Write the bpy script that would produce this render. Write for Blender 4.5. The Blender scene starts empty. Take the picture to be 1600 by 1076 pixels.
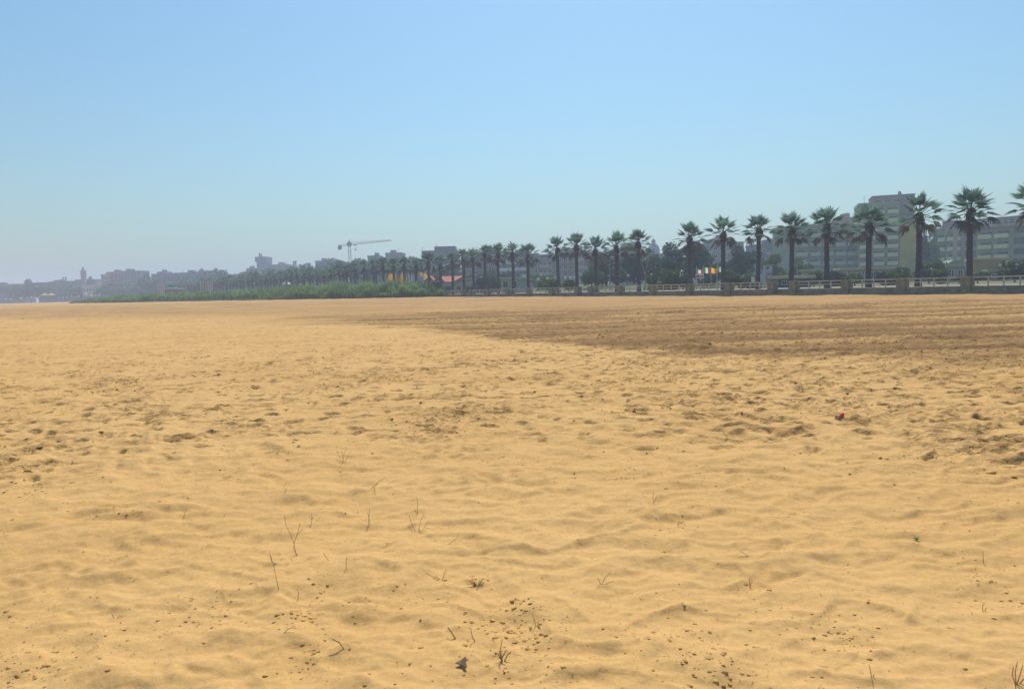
import bpy, math, random
import numpy as np
from mathutils import Vector, Matrix, Euler

scene = bpy.context.scene
COL = scene.collection
R = math.radians
rng = random.Random(7)

# ------------------------------------------------------------------ camera
EYE, PITCH, ROLL, FOC = 1.5, R(4.31), R(1.5), 1155.0      # FOC in pixels of the 1600 px wide photograph
_f = Vector((0, math.cos(PITCH), -math.sin(PITCH)))
_u0 = Vector((0, math.sin(PITCH), math.cos(PITCH)))
_r0 = Vector((1, 0, 0))
CAM_U = _u0 * math.cos(ROLL) + _r0 * math.sin(ROLL)
CAM_R = _r0 * math.cos(ROLL) - _u0 * math.sin(ROLL)
cam_data = bpy.data.cameras.new('camera')
cam = bpy.data.objects.new('camera', cam_data)
COL.objects.link(cam)
m3 = Matrix((CAM_R, CAM_U, -_f)).transposed()
cam.matrix_world = Matrix.Translation((0, 0, EYE)) @ m3.to_4x4()
cam_data.sensor_width = 36.0
cam_data.lens = 36.0 * FOC / 1600.0
cam_data.clip_start = 0.05
cam_data.clip_end = 20000
scene.camera = cam

# ------------------------------------------------------------------ light
SUN_EL, SUN_AZ = R(53), R(8)          # azimuth clockwise from +Y, seen from above
world = bpy.data.worlds.new('World')
scene.world = world
world.use_nodes = True
wn = world.node_tree
bg = wn.nodes['Background']
sky = wn.nodes.new('ShaderNodeTexSky')
sky.sky_type = 'NISHITA'
sky.sun_disc = False
sky.sun_elevation = SUN_EL
sky.sun_rotation = SUN_AZ
sky.altitude = 0
sky.air_density = 1.64
sky.dust_density = 1.2
sky.ozone_density = 5.9
tint = wn.nodes.new('ShaderNodeVectorMath')          # the camera's white balance renders this sky a little more cyan
tint.operation = 'MULTIPLY'
tint.inputs[1].default_value = (0.75, 1.0, 1.10)
wn.links.new(sky.outputs[0], tint.inputs[0])
wn.links.new(tint.outputs[0], bg.inputs[0])
bg.inputs[1].default_value = 0.123

sun_d = bpy.data.lights.new('sun', 'SUN')
sun_d.energy = 5.0
sun_d.angle = R(0.9)
sun_d.color = (1.0, 0.925, 0.80)
sun = bpy.data.objects.new('sun', sun_d)
COL.objects.link(sun)
sd = Vector((math.sin(SUN_AZ) * math.cos(SUN_EL), math.cos(SUN_AZ) * math.cos(SUN_EL), math.sin(SUN_EL)))
sun.rotation_euler = sd.to_track_quat('Z', 'Y').to_euler()
sun.location = (0, 0, 90)

vs = scene.view_settings
vs.view_transform = 'Standard'
vs.look = 'None'
vs.exposure = -0.28
vs.gamma = 1.0
vs.use_curve_mapping = False
scene.cycles.use_denoising = True
scene.cycles.max_bounces = 6
scene.cycles.volume_bounces = 1
scene.cycles.transparent_max_bounces = 8

# ------------------------------------------------------------------ helpers
def at(px, py, depth):
    """World point on the ray of a photograph pixel, at a given depth along +Y."""
    d = _f + CAM_R * ((px - 800) / FOC) + CAM_U * ((538 - py) / FOC)
    return Vector((0, 0, EYE)) + d * (depth / d.y)

def hor(px):
    return 538 - (FOC * math.tan(PITCH) - (px - 800) * math.sin(ROLL)) / math.cos(ROLL)

def gx(px, depth):
    return at(px, hor(px), depth).x

def tag(o, label, cat, group=None):
    o['label'] = label
    o['category'] = cat
    if group:
        o['group'] = group
    return o

def kind(o, k):
    o['kind'] = k
    return o

def empty(name, loc=(0, 0, 0), rz=0.0, label=None, cat=None, group=None):
    o = bpy.data.objects.new(name, None)
    o.empty_display_size = 0.2
    o.location = loc
    o.rotation_euler = (0, 0, rz)
    COL.objects.link(o)
    if label:
        tag(o, label, cat, group)
    return o

def link(name, me, parent=None, loc=(0, 0, 0), rot=(0, 0, 0), scale=(1, 1, 1)):
    o = bpy.data.objects.new(name, me)
    o.location = loc
    o.rotation_euler = rot
    o.scale = scale
    if parent is not None:
        o.parent = parent
    COL.objects.link(o)
    return o

class MB:
    """Collects shapes into one mesh."""
    def __init__(self):
        self.v, self.f, self.mi = [], [], []
    def add(self, vs_, fs_, mi=0):
        n = len(self.v)
        self.v.extend(tuple(p) for p in vs_)
        self.f.extend(tuple(i + n for i in q) for q in fs_)
        self.mi.extend([mi] * len(fs_))
        return self
    def box(self, x0, x1, y0, y1, z0, z1, mi=0):
        vs_ = [(x, y, z) for z in (z0, z1) for x, y in ((x0, y0), (x1, y0), (x1, y1), (x0, y1))]
        return self.add(vs_, [(0, 3, 2, 1), (4, 5, 6, 7), (0, 1, 5, 4), (1, 2, 6, 5), (2, 3, 7, 6), (3, 0, 4, 7)], mi)
    def bevel_box(self, x0, x1, y0, y1, z0, z1, b, mi=0):
        """box with a chamfered top edge"""
        vs_ = []
        for z, i in ((z0, 0), (z1 - b, 0), (z1, b)):
            vs_ += [(x0 + i, y0 + i, z), (x1 - i, y0 + i, z), (x1 - i, y1 - i, z), (x0 + i, y1 - i, z)]
        fs = [(0, 3, 2, 1), (8, 9, 10, 11)]
        for k in (0, 4):
            for j in range(4):
                fs.append((k + j, k + (j + 1) % 4, k + 4 + (j + 1) % 4, k + 4 + j))
        return self.add(vs_, fs, mi)
    def prism(self, pts, y0, y1, mi=0):
        """outline in xz (counter-clockwise seen from -y) extruded along y"""
        n = len(pts)
        vs_ = [(x, y0, z) for x, z in pts] + [(x, y1, z) for x, z in pts]
        fs = [tuple(range(n)), tuple(reversed(range(n, 2 * n)))]
        for i in range(n):
            j = (i + 1) % n
            fs.append((i, i + n, j + n, j))
        return self.add(vs_, fs, mi)
    def tube(self, pts, rad, seg=6, mi=0, cap=True):
        pts = [Vector(p) for p in pts]
        rads = rad if isinstance(rad, (list, tuple)) else [rad] * len(pts)
        n0 = len(self.v)
        for i, p in enumerate(pts):
            d = (pts[min(i + 1, len(pts) - 1)] - pts[max(i - 1, 0)]).normalized()
            a = d.orthogonal().normalized() if abs(d.z) < 0.99 else Vector((1, 0, 0))
            if abs(d.z) >= 0.99:
                a = (Vector((1, 0, 0)) - d * d.x).normalized()
            b = d.cross(a)
            for k in range(seg):
                t = 2 * math.pi * k / seg
                self.v.append(tuple(p + (a * math.cos(t) + b * math.sin(t)) * rads[i]))
        for i in range(len(pts) - 1):
            for k in range(seg):
                k2 = (k + 1) % seg
                q = n0 + i * seg
                self.f.append((q + k, q + k2, q + seg + k2, q + seg + k))
                self.mi.append(mi)
        if cap:
            self.f.append(tuple(n0 + k for k in reversed(range(seg))))
            self.f.append(tuple(n0 + (len(pts) - 1) * seg + k for k in range(seg)))
            self.mi += [mi, mi]
        return self
    def lathe(self, prof, seg=12, c=(0, 0, 0), mi=0):
        n0 = len(self.v)
        for r, z in prof:
            for k in range(seg):
                t = 2 * math.pi * k / seg
                self.v.append((c[0] + r * math.cos(t), c[1] + r * math.sin(t), c[2] + z))
        for i in range(len(prof) - 1):
            for k in range(seg):
                k2 = (k + 1) % seg
                q = n0 + i * seg
                self.f.append((q + k, q + k2, q + seg + k2, q + seg + k))
                self.mi.append(mi)
        return self
    def mesh(self, name, mats, smooth=False):
        me = bpy.data.meshes.new(name)
        me.from_pydata(self.v, [], self.f)
        for m in (mats if isinstance(mats, (list, tuple)) else [mats]):
            me.materials.append(m)
        if any(self.mi):
            me.polygons.foreach_set('material_index', self.mi)
        if smooth:
            me.polygons.foreach_set('use_smooth', [True] * len(self.f))
        me.update()
        return me
    def build(self, name, mats, parent=None, loc=(0, 0, 0), rot=(0, 0, 0), smooth=False):
        return link(name, self.mesh(name, mats, smooth), parent, loc, rot)

def np_mesh(name, V, F, mat, smooth=False):
    """V (n,3), F (m,k) arrays to a mesh, quickly"""
    V = np.asarray(V, dtype=np.float32)
    F = np.asarray(F, dtype=np.int32)
    k = F.shape[1]
    me = bpy.data.meshes.new(name)
    me.vertices.add(len(V))
    me.vertices.foreach_set('co', V.ravel())
    me.loops.add(F.size)
    me.loops.foreach_set('vertex_index', F.ravel())
    me.polygons.add(len(F))
    me.polygons.foreach_set('loop_start', np.arange(0, F.size, k, dtype=np.int32))
    me.polygons.foreach_set('loop_total', np.full(len(F), k, dtype=np.int32))
    if smooth:
        me.polygons.foreach_set('use_smooth', np.ones(len(F), dtype=bool))
    for m in (mat if isinstance(mat, (list, tuple)) else [mat]):
        me.materials.append(m)
    me.update(calc_edges=True)
    me.validate()
    return me

# ------------------------------------------------------------------ materials
def mat(name, rgb, rough=0.8, vary=0.18, scale=1.5, bump=0.0, bscale=20.0, metal=0.0, translucent=0.0, per_object=0.0, detail=5.0):
    m = bpy.data.materials.new(name)
    m.use_nodes = True
    nt = m.node_tree
    p = nt.nodes['Principled BSDF']
    p.inputs['Roughness'].default_value = rough
    p.inputs['Metallic'].default_value = metal
    p.inputs['Specular IOR Level'].default_value = 0.3
    tc = nt.nodes.new('ShaderNodeTexCoord')
    nz = nt.nodes.new('ShaderNodeTexNoise')
    nz.inputs['Scale'].default_value = scale
    nz.inputs['Detail'].default_value = detail
    nt.links.new(tc.outputs['Object'], nz.inputs['Vector'])
    ramp = nt.nodes.new('ShaderNodeMapRange')
    ramp.inputs[1].default_value = 0.3
    ramp.inputs[2].default_value = 0.7
    ramp.inputs[3].default_value = 1 - vary
    ramp.inputs[4].default_value = 1 + vary
    nt.links.new(nz.outputs[0], ramp.inputs[0])
    mul = nt.nodes.new('ShaderNodeVectorMath')
    mul.operation = 'SCALE'
    mul.inputs[0].default_value = rgb
    if per_object:
        oi = nt.nodes.new('ShaderNodeObjectInfo')
        mr = nt.nodes.new('ShaderNodeMapRange')
        mr.inputs[3].default_value = 1 - per_object
        mr.inputs[4].default_value = 1 + per_object
        nt.links.new(oi.outputs['Random'], mr.inputs[0])
        mm = nt.nodes.new('ShaderNodeMath')
        mm.operation = 'MULTIPLY'
        nt.links.new(ramp.outputs[0], mm.inputs[0])
        nt.links.new(mr.outputs[0], mm.inputs[1])
        nt.links.new(mm.outputs[0], mul.inputs['Scale'])
    else:
        nt.links.new(ramp.outputs[0], mul.inputs['Scale'])
    nt.links.new(mul.outputs[0], p.inputs['Base Color'])
    if bump:
        nb = nt.nodes.new('ShaderNodeTexNoise')
        nb.inputs['Scale'].default_value = bscale
        nt.links.new(tc.outputs['Object'], nb.inputs['Vector'])
        bp = nt.nodes.new('ShaderNodeBump')
        bp.inputs['Strength'].default_value = bump
        bp.inputs['Distance'].default_value = 0.05
        nt.links.new(nb.outputs[0], bp.inputs['Height'])
        nt.links.new(bp.outputs[0], p.inputs['Normal'])
    if translucent:
        tr = nt.nodes.new('ShaderNodeBsdfTranslucent')
        nt.links.new(mul.outputs[0], tr.inputs['Color'])
        mx = nt.nodes.new('ShaderNodeMixShader')
        mx.inputs[0].default_value = translucent
        out = nt.nodes['Material Output']
        nt.links.new(p.outputs[0], mx.inputs[1])
        nt.links.new(tr.outputs[0], mx.inputs[2])
        nt.links.new(mx.outputs[0], out.inputs['Surface'])
    return m

def glass_mat(name, rgb):
    m = bpy.data.materials.new(name)
    m.use_nodes = True
    p = m.node_tree.nodes['Principled BSDF']
    p.inputs['Base Color'].default_value = (*rgb, 1)
    p.inputs['Roughness'].default_value = 0.12
    return m

M = {}
M['concrete'] = mat('weathered_concrete', (0.275, 0.25, 0.17), 0.9, 0.3, 2.2, 0.4, 18)
M['concrete_top'] = mat('worn_coping_stone', (0.52, 0.44, 0.33), 0.85, 0.22, 3.0, 0.3, 25)
M['rail'] = mat('cream_rail_paint', (0.56, 0.51, 0.39), 0.6, 0.18, 3.0)
M['paving'] = mat('promenade_paving', (0.36, 0.31, 0.25), 0.9, 0.15, 1.0)
M['trunk'] = mat('palm_bark', (0.085, 0.088, 0.093), 0.95, 0.35, 7.0, 0.8, 14)
M['frond'] = mat('palm_frond', (0.115, 0.205, 0.155), 0.5, 0.3, 1.5, translucent=0.5, per_object=0.3)
M['frond_old'] = mat('faded_palm_frond', (0.135, 0.135, 0.11), 0.75, 0.3, 2.0, translucent=0.15, per_object=0.3)
M['thatch'] = mat('dry_palm_thatch', (0.085, 0.072, 0.062), 0.95, 0.35, 6.0)
M['bark'] = mat('tree_bark', (0.10, 0.08, 0.06), 0.95, 0.3, 4.0, 0.5, 10)
M['bark_pale'] = mat('pale_tree_bark', (0.30, 0.27, 0.22), 0.9, 0.25, 3.0)
M['leaf_dark'] = mat('dark_foliage', (0.055, 0.125, 0.088), 0.7, 0.45, 0.5, translucent=0.15, per_object=0.25)
M['leaf_mid'] = mat('green_foliage', (0.105, 0.175, 0.065), 0.7, 0.45, 0.5, translucent=0.2, per_object=0.25)
M['leaf_light'] = mat('light_foliage', (0.14, 0.19, 0.06), 0.7, 0.4, 0.6, translucent=0.2, per_object=0.2)
M['cypress'] = mat('cypress_foliage', (0.025, 0.045, 0.04), 0.8, 0.4, 0.8)
M['reed'] = mat('cane_leaf', (0.18, 0.30, 0.10), 0.65, 0.45, 0.12, translucent=0.4, detail=8)
M['reed_dry'] = mat('dry_cane', (0.28, 0.25, 0.11), 0.8, 0.3, 0.2, translucent=0.2)
M['glass'] = glass_mat('window_glass', (0.03, 0.038, 0.045))
M['white'] = mat('white_paint', (0.72, 0.70, 0.66), 0.6, 0.1, 1.0)
M['grey_metal'] = mat('grey_metal', (0.25, 0.26, 0.27), 0.5, 0.15, 2.0, metal=0.3)
# ------------------------------------------------------------------ sand: height, dampness and painted step shade as functions of the place
def _hash(ix, iy, s):
    h = (ix.astype(np.int64) * 374761393 + iy.astype(np.int64) * 668265263 + s * 2246822519) & 0xFFFFFFFF
    h = ((h ^ (h >> 13)) * 1274126177) & 0xFFFFFFFF
    h = ((h ^ (h >> 16)) * 2654435761) & 0xFFFFFFFF
    return ((h ^ (h >> 15)) & 0xFFFFFF) / float(0xFFFFFF)

def perlin(x, y, s=0):
    ix, iy = np.floor(x), np.floor(y)
    fx, fy = x - ix, y - iy
    ux = fx * fx * fx * (fx * (fx * 6 - 15) + 10)
    uy = fy * fy * fy * (fy * (fy * 6 - 15) + 10)
    def g(ox, oy):
        a = _hash(ix + ox, iy + oy, s) * (2 * math.pi)
        return np.cos(a) * (fx - ox) + np.sin(a) * (fy - oy)
    a = g(0, 0) * (1 - ux) + g(1, 0) * ux
    b = g(0, 1) * (1 - ux) + g(1, 1) * ux
    return (a * (1 - uy) + b * uy) * 1.5

def fbm(x, y, s=0, o=3):
    t, a = 0, 1.0
    for k in range(o):
        t = t + perlin(x * 2 ** k + 17.3 * k, y * 2 ** k - 9.1 * k, s + k) * a
        a *= 0.5
    return t

def sstep(a, b, x):
    t = np.clip((x - a) / (b - a), 0, 1)
    return t * t * (3 - 2 * t)

def worley(x, y, s=0):
    """distance to the nearest scattered point, and second nearest"""
    ix, iy = np.floor(x), np.floor(y)
    d1 = np.full(x.shape, 9.0)
    d2 = np.full(x.shape, 9.0)
    for ox in (-1, 0, 1):
        for oy in (-1, 0, 1):
            cx, cy = ix + ox, iy + oy
            px = cx + 0.1 + 0.8 * _hash(cx, cy, s)
            py = cy + 0.1 + 0.8 * _hash(cx, cy, s + 1)
            d = np.hypot(x - px, y - py)
            d2 = np.minimum(d2, np.maximum(d1, d))
            d1 = np.minimum(d1, d)
    return d1, d2

# edge of the tilled ground: signed "depth into the field" from the tracks seen on the sand
_e = []
for _px, _py in ((560, 507), (640, 513), (720, 522), (800, 531), (900, 541), (1000, 549), (1100, 557), (1250, 564), (1400, 567), (1600, 569)):
    _d = _f + CAM_R * ((_px - 800) / FOC) + CAM_U * ((538 - _py) / FOC)
    _e.append((_d.x * (0.04 - EYE) / _d.z, _d.y * (0.04 - EYE) / _d.z))
EDGE_X = np.array([-60.0] + [q[0] for q in _e] + [14.5, 40.0])
EDGE_Y = np.array([60.0] + [q[1] for q in _e] + [10.8, 9.5])
def tilled(x, y):
    wob = 0.9 * perlin(x / 2.3, y / 1.6, 91) + 1.0 * perlin(x / 0.6, y / 0.4, 92)
    near = sstep(-0.9, 1.3, y + wob * (0.35 + y * 0.045) + (0.3 + 0.05 * y) * perlin(y / 0.9, x / 40, 95) - np.interp(x, EDGE_X, EDGE_Y))
    far = 1 - sstep(47, 56, y + 0.12 * x + 5 * perlin(x / 14, y / 5, 93))
    left = sstep(-16, -4, x + 0.32 * (y - 38) + 3 * perlin(x / 6, y / 6, 94))
    return near * far * left

PIT = 0.34
def pit_density(x, y):
    r = np.hypot(x, y)
    d = 0.01 + 0.09 * sstep(6.8, 9.0, r)
    band = sstep(6.0, 8.0, r + 0.12 * x) * (1 - sstep(16.0, 30.0, r))
    d = d + band * (0.42 + 0.42 * sstep(-3, 6, x)) + 0.2 * sstep(20, 26, r)
    d = d * (0.55 + 1.5 * np.clip(0.5 + 1.3 * perlin(x / 2.6, y / 1.9, 51), 0, 1))
    return np.clip(d, 0, 0.92)

def pits(x, y):
    """worn footprints and scuffs: (hollow 0..1, rim 0..1)"""
    ix, iy = np.floor(x / PIT), np.floor(y / PIT)
    hol = np.zeros(x.shape)
    rim = np.zeros(x.shape)
    for ox in (-1, 0, 1):
        for oy in (-1, 0, 1):
            cx, cy = ix + ox, iy + oy
            px = (cx + _hash(cx, cy, 61)) * PIT
            py = (cy + _hash(cx, cy, 62)) * PIT
            on = _hash(cx, cy, 63) < pit_density(px, py)
            rad = 0.045 + 0.10 * _hash(cx, cy, 64)
            ang = _hash(cx, cy, 65) * math.pi
            ca, sa = np.cos(ang), np.sin(ang)
            dx, dy = x - px, y - py
            u = (dx * ca + dy * sa) / rad
            v = (-dx * sa + dy * ca) / (rad * (0.45 + 0.35 * _hash(cx, cy, 66)))
            d = np.hypot(u, v) + 0.25 * perlin(x / 0.07, y / 0.07, 67)
            w = 0.35 + 0.65 * _hash(cx, cy, 68)
            hol = np.maximum(hol, np.where(on, w * (1 - sstep(0.5, 1.05, d)), 0))
            rim = np.maximum(rim, np.where(on, w * np.exp(-((d - 1.2) / 0.3) ** 2), 0))
    return hol, rim

def scarp(p):
    f = p - np.floor(p)
    return sstep(0, 0.13, f) * (1 - f) - 0.4

def sand(x, y):
    """height of the sand, and its dampness with the painted step shade"""
    x = np.asarray(x, dtype=np.float64)
    y = np.asarray(y, dtype=np.float64)
    r = np.hypot(x, y)
    t = tilled(x, y)
    soft = 1 - t
    # broad swells, and the wind-softened hollows of old footprints
    h = 0.05 * fbm(x / 9, y / 5, 1, 2) * sstep(3, 12, r)
    wx = x + 0.22 * fbm(x / 0.8, y / 0.8, 3, 2)
    wy = y + 0.22 * fbm(x / 0.8 + 5, y / 0.8, 4, 2)
    d1, d2 = worley(wx / 0.58, wy / 0.42, 5)
    b1, b2 = worley(wx / 0.29 + 7, wy / 0.21, 15)
    amp = np.clip(0.8 + 0.9 * perlin(x / 1.7, y / 1.2, 6), 0.15, 1.5)
    near_ = 1 - 0.45 * sstep(8, 14, r)
    h = h + soft * near_ * amp * (0.056 * np.minimum(d1, 0.62) ** 1.3 + 0.030 * np.minimum(b1, 0.6) ** 1.3)
    rdg = 1 - np.abs(perlin(wx / 0.62 + 0.3 * y, wy / 0.3, 8))
    h = h + soft * (0.015 * rdg ** 4 + 0.012 * fbm(x / 0.3, y / 0.2, 9, 3))
    h = h + soft * (0.0035 * perlin(x / 0.075, y / 0.055, 10) + 0.006 * np.maximum(0, perlin(x / 0.13, y / 0.09, 11)))
    hol, rim = pits(x, y)
    h = h + (1 - 0.6 * t) * (0.35 + 0.65 * sstep(5.0, 8.0, r)) * (-0.040 * hol + 0.012 * rim)
    # broken crust and clods
    crust = np.clip(1.8 * fbm(x / 1.6, y / 1.2, 21, 2) + 0.25 * sstep(6, 9, r) + 0.4 * sstep(0, 8, x) * sstep(6, 9, r) - 0.05 - 0.35 * (1 - sstep(4, 6.5, r)), 0, 1) * (1 - 0.6 * sstep(17, 30, r) * soft)
    rough = perlin(x / 0.085, y / 0.07, 22)
    rough2 = perlin(x / 0.16, y / 0.14, 23)
    brk = np.maximum(np.clip(hol * 1.2, 0, 1), crust)
    h = h + brk * (0.016 * rough + 0.020 * rough2) * (0.5 + 0.5 * sstep(4.5, 7, r)) + 0.006 * sstep(5, 9, r) * soft * rough2
    # trodden crust: little broken steps whose lit tops face away from the camera
    zone = sstep(5.6, 8.0, r + 0.10 * x) * (1 - 0.55 * sstep(14, 22, r)) * soft
    st_m = np.clip(1.7 * perlin(x / 0.42, y / 0.30, 24) + 1.1 * perlin(x / 1.7, y / 1.3, 25) - 0.15 + 0.40 * sstep(-2, 6, x), 0, 1)
    st_p = y / 0.37 + 1.2 * perlin(x / 0.5, y / 0.45, 26) + 1.5 * perlin(x / 1.6, y / 1.4, 27)
    stp = scarp(st_p) * st_m * zone
    h = h + 0.042 * stp
    nr_p = y / 0.60 + 0.8 * perlin(x / 0.55, y / 0.5, 28) + 1.3 * perlin(x / 1.5, y / 1.3, 29)
    fn_p = y / 0.24 + 0.8 * perlin(x / 0.25, y / 0.22, 47) + 1.4 * perlin(x / 0.9, y / 0.7, 48)
    h = h + 0.012 * scarp(fn_p) * soft * np.clip(0.3 + 1.3 * perlin(x / 0.5, y / 0.4, 49), 0, 1)
    h = h + 0.020 * scarp(nr_p) * soft * np.clip(0.45 + 1.2 * perlin(x / 0.8, y / 0.6, 30), 0, 1) * (1 - 0.5 * zone)
    face = st_m * zone * np.exp(-(((st_p - np.floor(st_p)) - 0.08) / 0.10) ** 2)  # mask of the step faces turned to the camera, the shaded side
    # tilled rows run across the view, a tractor pass every few metres
    q = y - 0.05 * x + 0.12 * fbm(x / 6, y / 4, 31, 2)
    qw = q + 0.05 * perlin(x / 3, y / 3, 33)
    rows = perlin(qw / 0.7, x / 26, 33) + 0.6 * perlin(qw / 0.3, x / 14, 38)
    wide = perlin(qw / 1.9, x / 45, 39)
    passes = np.abs(((q / 4.3 + 0.25 * perlin(x / 12, y / 12, 34)) % 1.0) - 0.5) * 2
    tl_p = q / 1.55 + 0.14 * perlin(x / 9.0, y / 3, 40) + 0.07 * perlin(x / 0.6, y / 0.5, 45)
    tl_m = np.clip(0.65 + 0.9 * perlin(x / 4.5, q / 1.5, 46), 0.1, 1.2)
    h = h + t * (0.035 * rows + 0.04 * wide + 0.07 * sstep(0.78, 1.0, passes) + 0.055 * scarp(tl_p) * tl_m + 0.03 * scarp(tl_p * 2.6 + 0.3) * (1.2 - tl_m) + 0.05 * np.exp(-((t - 0.5) / 0.3) ** 2) + 0.035 * np.clip(perlin(x / 0.33, y / 0.24, 35), -0.3, 1) + 0.035 * rough2)
    # older tracks further off, and the rise towards the cane bed and the wall
    tr = np.exp(-((y - 62 + 0.3 * x + 3 * perlin(x / 30, 0 * y, 36)) / 1.2) ** 2) + np.exp(-((y - 75 + 0.15 * x) / 1.6) ** 2)
    h = h + 0.06 * tr * (1 - t) + sstep(20, 50, r) * soft * 0.05 * fbm(x / 2.6, y / 1.7, 37, 2)
    h = h + 0.34 * sstep(75, 150, y + 0.25 * x)
    h = h + 0.25 * np.exp(-((y - 210 + 0.02 * x) / 5) ** 2) * (1 - sstep(-150, -135, x))
    # damp soil turned up by tilling and feet; step faces also carry painted shade
    pale = np.clip(perlin(x / 0.8, y / 0.3, 41) + 0.5 * perlin(x / 3, y / 0.7, 42), -1, 1)
    damp = t * np.clip(0.88 - 0.15 * pale - 0.42 * np.clip(rows, -0.6, 1) - 0.30 * wide - 0.5 * sstep(0.7, 0.95, passes) * (perlin(x / 5, y / 1.2, 43) > -0.1), 0, 1)
    damp = np.maximum(damp, np.clip(hol * (0.75 + 0.5 * rough), 0, 1) * (0.02 + 0.98 * sstep(7, 10, r)) * 0.8)
    damp = np.maximum(damp, 0.85 * face)  # shade of the camera-side step faces put into the colour
    damp = np.maximum(damp, brk * sstep(0.12, 0.5, rough + 0.4 * rough2) * (0.2 + 0.55 * sstep(5.5, 8, r)))
    damp = np.maximum(damp, 0.60 * sstep(34, 56, y + 0.45 * x) * (0.8 + 0.5 * perlin(x / 9, y / 2.5, 44)) * (1 - 0.6 * sstep(110, 200, y)))
    global CRUST
    CRUST = np.clip(zone * (0.18 + 0.85 * st_m) + 0.75 * t + 0.8 * np.clip(hol, 0, 1) * sstep(6, 9, r) + 0.25 * sstep(20, 30, r) * soft, 0, 1)
    return h, np.clip(damp, 0, 1)

def gz(x, y):
    h, _ = sand(np.array([float(x)]), np.array([float(y)]))
    return float(h[0])

def ground_at(px, py):
    """where the ray of a photograph pixel meets the sand"""
    d = _f + CAM_R * ((px - 800) / FOC) + CAM_U * ((538 - py) / FOC)
    z = 0.0
    for _ in range(4):
        p = Vector((0, 0, EYE)) + d * ((z - EYE) / d.z)
        z = gz(p.x, p.y)
    return Vector((p.x, p.y, z))

def sand_material():
    m = bpy.data.materials.new('beach_sand')
    m.use_nodes = True
    nt = m.node_tree
    N, L = nt.nodes, nt.links
    p = N['Principled BSDF']
    p.inputs['Roughness'].default_value = 0.95
    p.inputs['Specular IOR Level'].default_value = 0.15
    tc = N.new('ShaderNodeTexCoord')
    def noise(scale, detail=3.0, rough=0.55):
        n = N.new('ShaderNodeTexNoise')
        n.inputs['Scale'].default_value = scale
        n.inputs['Detail'].default_value = detail
        n.inputs['Roughness'].default_value = rough
        L.new(tc.outputs['Object'], n.inputs['Vector'])
        return n
    def rng_(src, a, b, c, d):
        r = N.new('ShaderNodeMapRange')
        for i, q in enumerate((a, b, c, d)):
            r.inputs[i + 1].default_value = q
        L.new(src, r.inputs[0])
        return r.outputs[0]
    def mix(fac, a, b, mode='MIX'):
        x = N.new('ShaderNodeMix')
        x.data_type = 'RGBA'
        x.blend_type = mode
        if isinstance(fac, float):
            x.inputs[0].default_value = fac
        else:
            L.new(fac, x.inputs[0])
        for k, c in ((6, a), (7, b)):
            if isinstance(c, tuple):
                x.inputs[k].default_value = (*c, 1)
            else:
                L.new(c, x.inputs[k])
        return x.outputs[2]
    at_ = N.new('ShaderNodeAttribute')
    at_.attribute_name = 'damp'
    dry = mix(rng_(noise(0.35, 4).outputs[0], 0.35, 0.65, 0, 1), DRY_A, DRY_B)
    cr_ = N.new('ShaderNodeAttribute')
    cr_.attribute_name = 'crust'
    mp = N.new('ShaderNodeMapping')
    mp.inputs['Scale'].default_value = (0.8, 1.0, 1.0)
    L.new(tc.outputs['Object'], mp.inputs['Vector'])
    fl = N.new('ShaderNodeTexNoise')
    fl.inputs['Scale'].default_value = 13
    fl.inputs['Detail'].default_value = 4
    fl.inputs['Roughness'].default_value = 0.62
    L.new(mp.outputs[0], fl.inputs['Vector'])
    def mul_(a, b):
        q = N.new('ShaderNodeMath')
        q.operation = 'MULTIPLY'
        for k, c in ((0, a), (1, b)):
            if isinstance(c, float):
                q.inputs[k].default_value = c
            else:
                L.new(c, q.inputs[k])
        return q.outputs[0]
    fleck = mul_(mul_(rng_(fl.outputs[0], 0.57, 0.68, 0, 1), cr_.outputs['Fac']), 0.75)
    mxd = N.new('ShaderNodeMath')
    mxd.operation = 'MAXIMUM'
    L.new(at_.outputs['Fac'], mxd.inputs[0])
    L.new(fleck, mxd.inputs[1])
    c = mix(mxd.outputs[0], dry, DAMP)
    # grains and dark specks
    g = rng_(noise(420, 2, 0.7).outputs[0], 0.3, 0.7, 0.86, 1.14)
    g2 = rng_(noise(38, 4, 0.65).outputs[0], 0.3, 0.7, 0.9, 1.1)
    mm = N.new('ShaderNodeMath')
    mm.operation = 'MULTIPLY'
    L.new(g, mm.inputs[0])
    L.new(g2, mm.inputs[1])
    sc = N.new('ShaderNodeVectorMath')
    sc.operation = 'SCALE'
    L.new(c, sc.inputs[0])
    L.new(mm.outputs[0], sc.inputs['Scale'])
    L.new(sc.outputs[0], p.inputs['Base Color'])
    b1 = N.new('ShaderNodeBump')
    b1.inputs['Strength'].default_value = 0.6
    b1.inputs['Distance'].default_value = 0.012
    L.new(noise(26, 5, 0.6).outputs[0], b1.inputs['Height'])
    b2 = N.new('ShaderNodeBump')
    b2.inputs['Strength'].default_value = 0.25
    b2.inputs['Distance'].default_value = 0.004
    L.new(noise(190, 3, 0.6).outputs[0], b2.inputs['Height'])
    b3 = N.new('ShaderNodeBump')
    b3.inputs['Strength'].default_value = 1.0
    b3.inputs['Distance'].default_value = 0.075
    L.new(mul_(fl.outputs[0], cr_.outputs['Fac']), b3.inputs['Height'])
    L.new(b3.outputs[0], b1.inputs['Normal'])
    L.new(b1.outputs[0], b2.inputs['Normal'])
    L.new(b2.outputs[0], p.inputs['Normal'])
    return m

DRY_A, DRY_B, DAMP = (0.605, 0.354, 0.127), (0.66, 0.398, 0.152), (0.255, 0.142, 0.055)
M['sand'] = sand_material()

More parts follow.
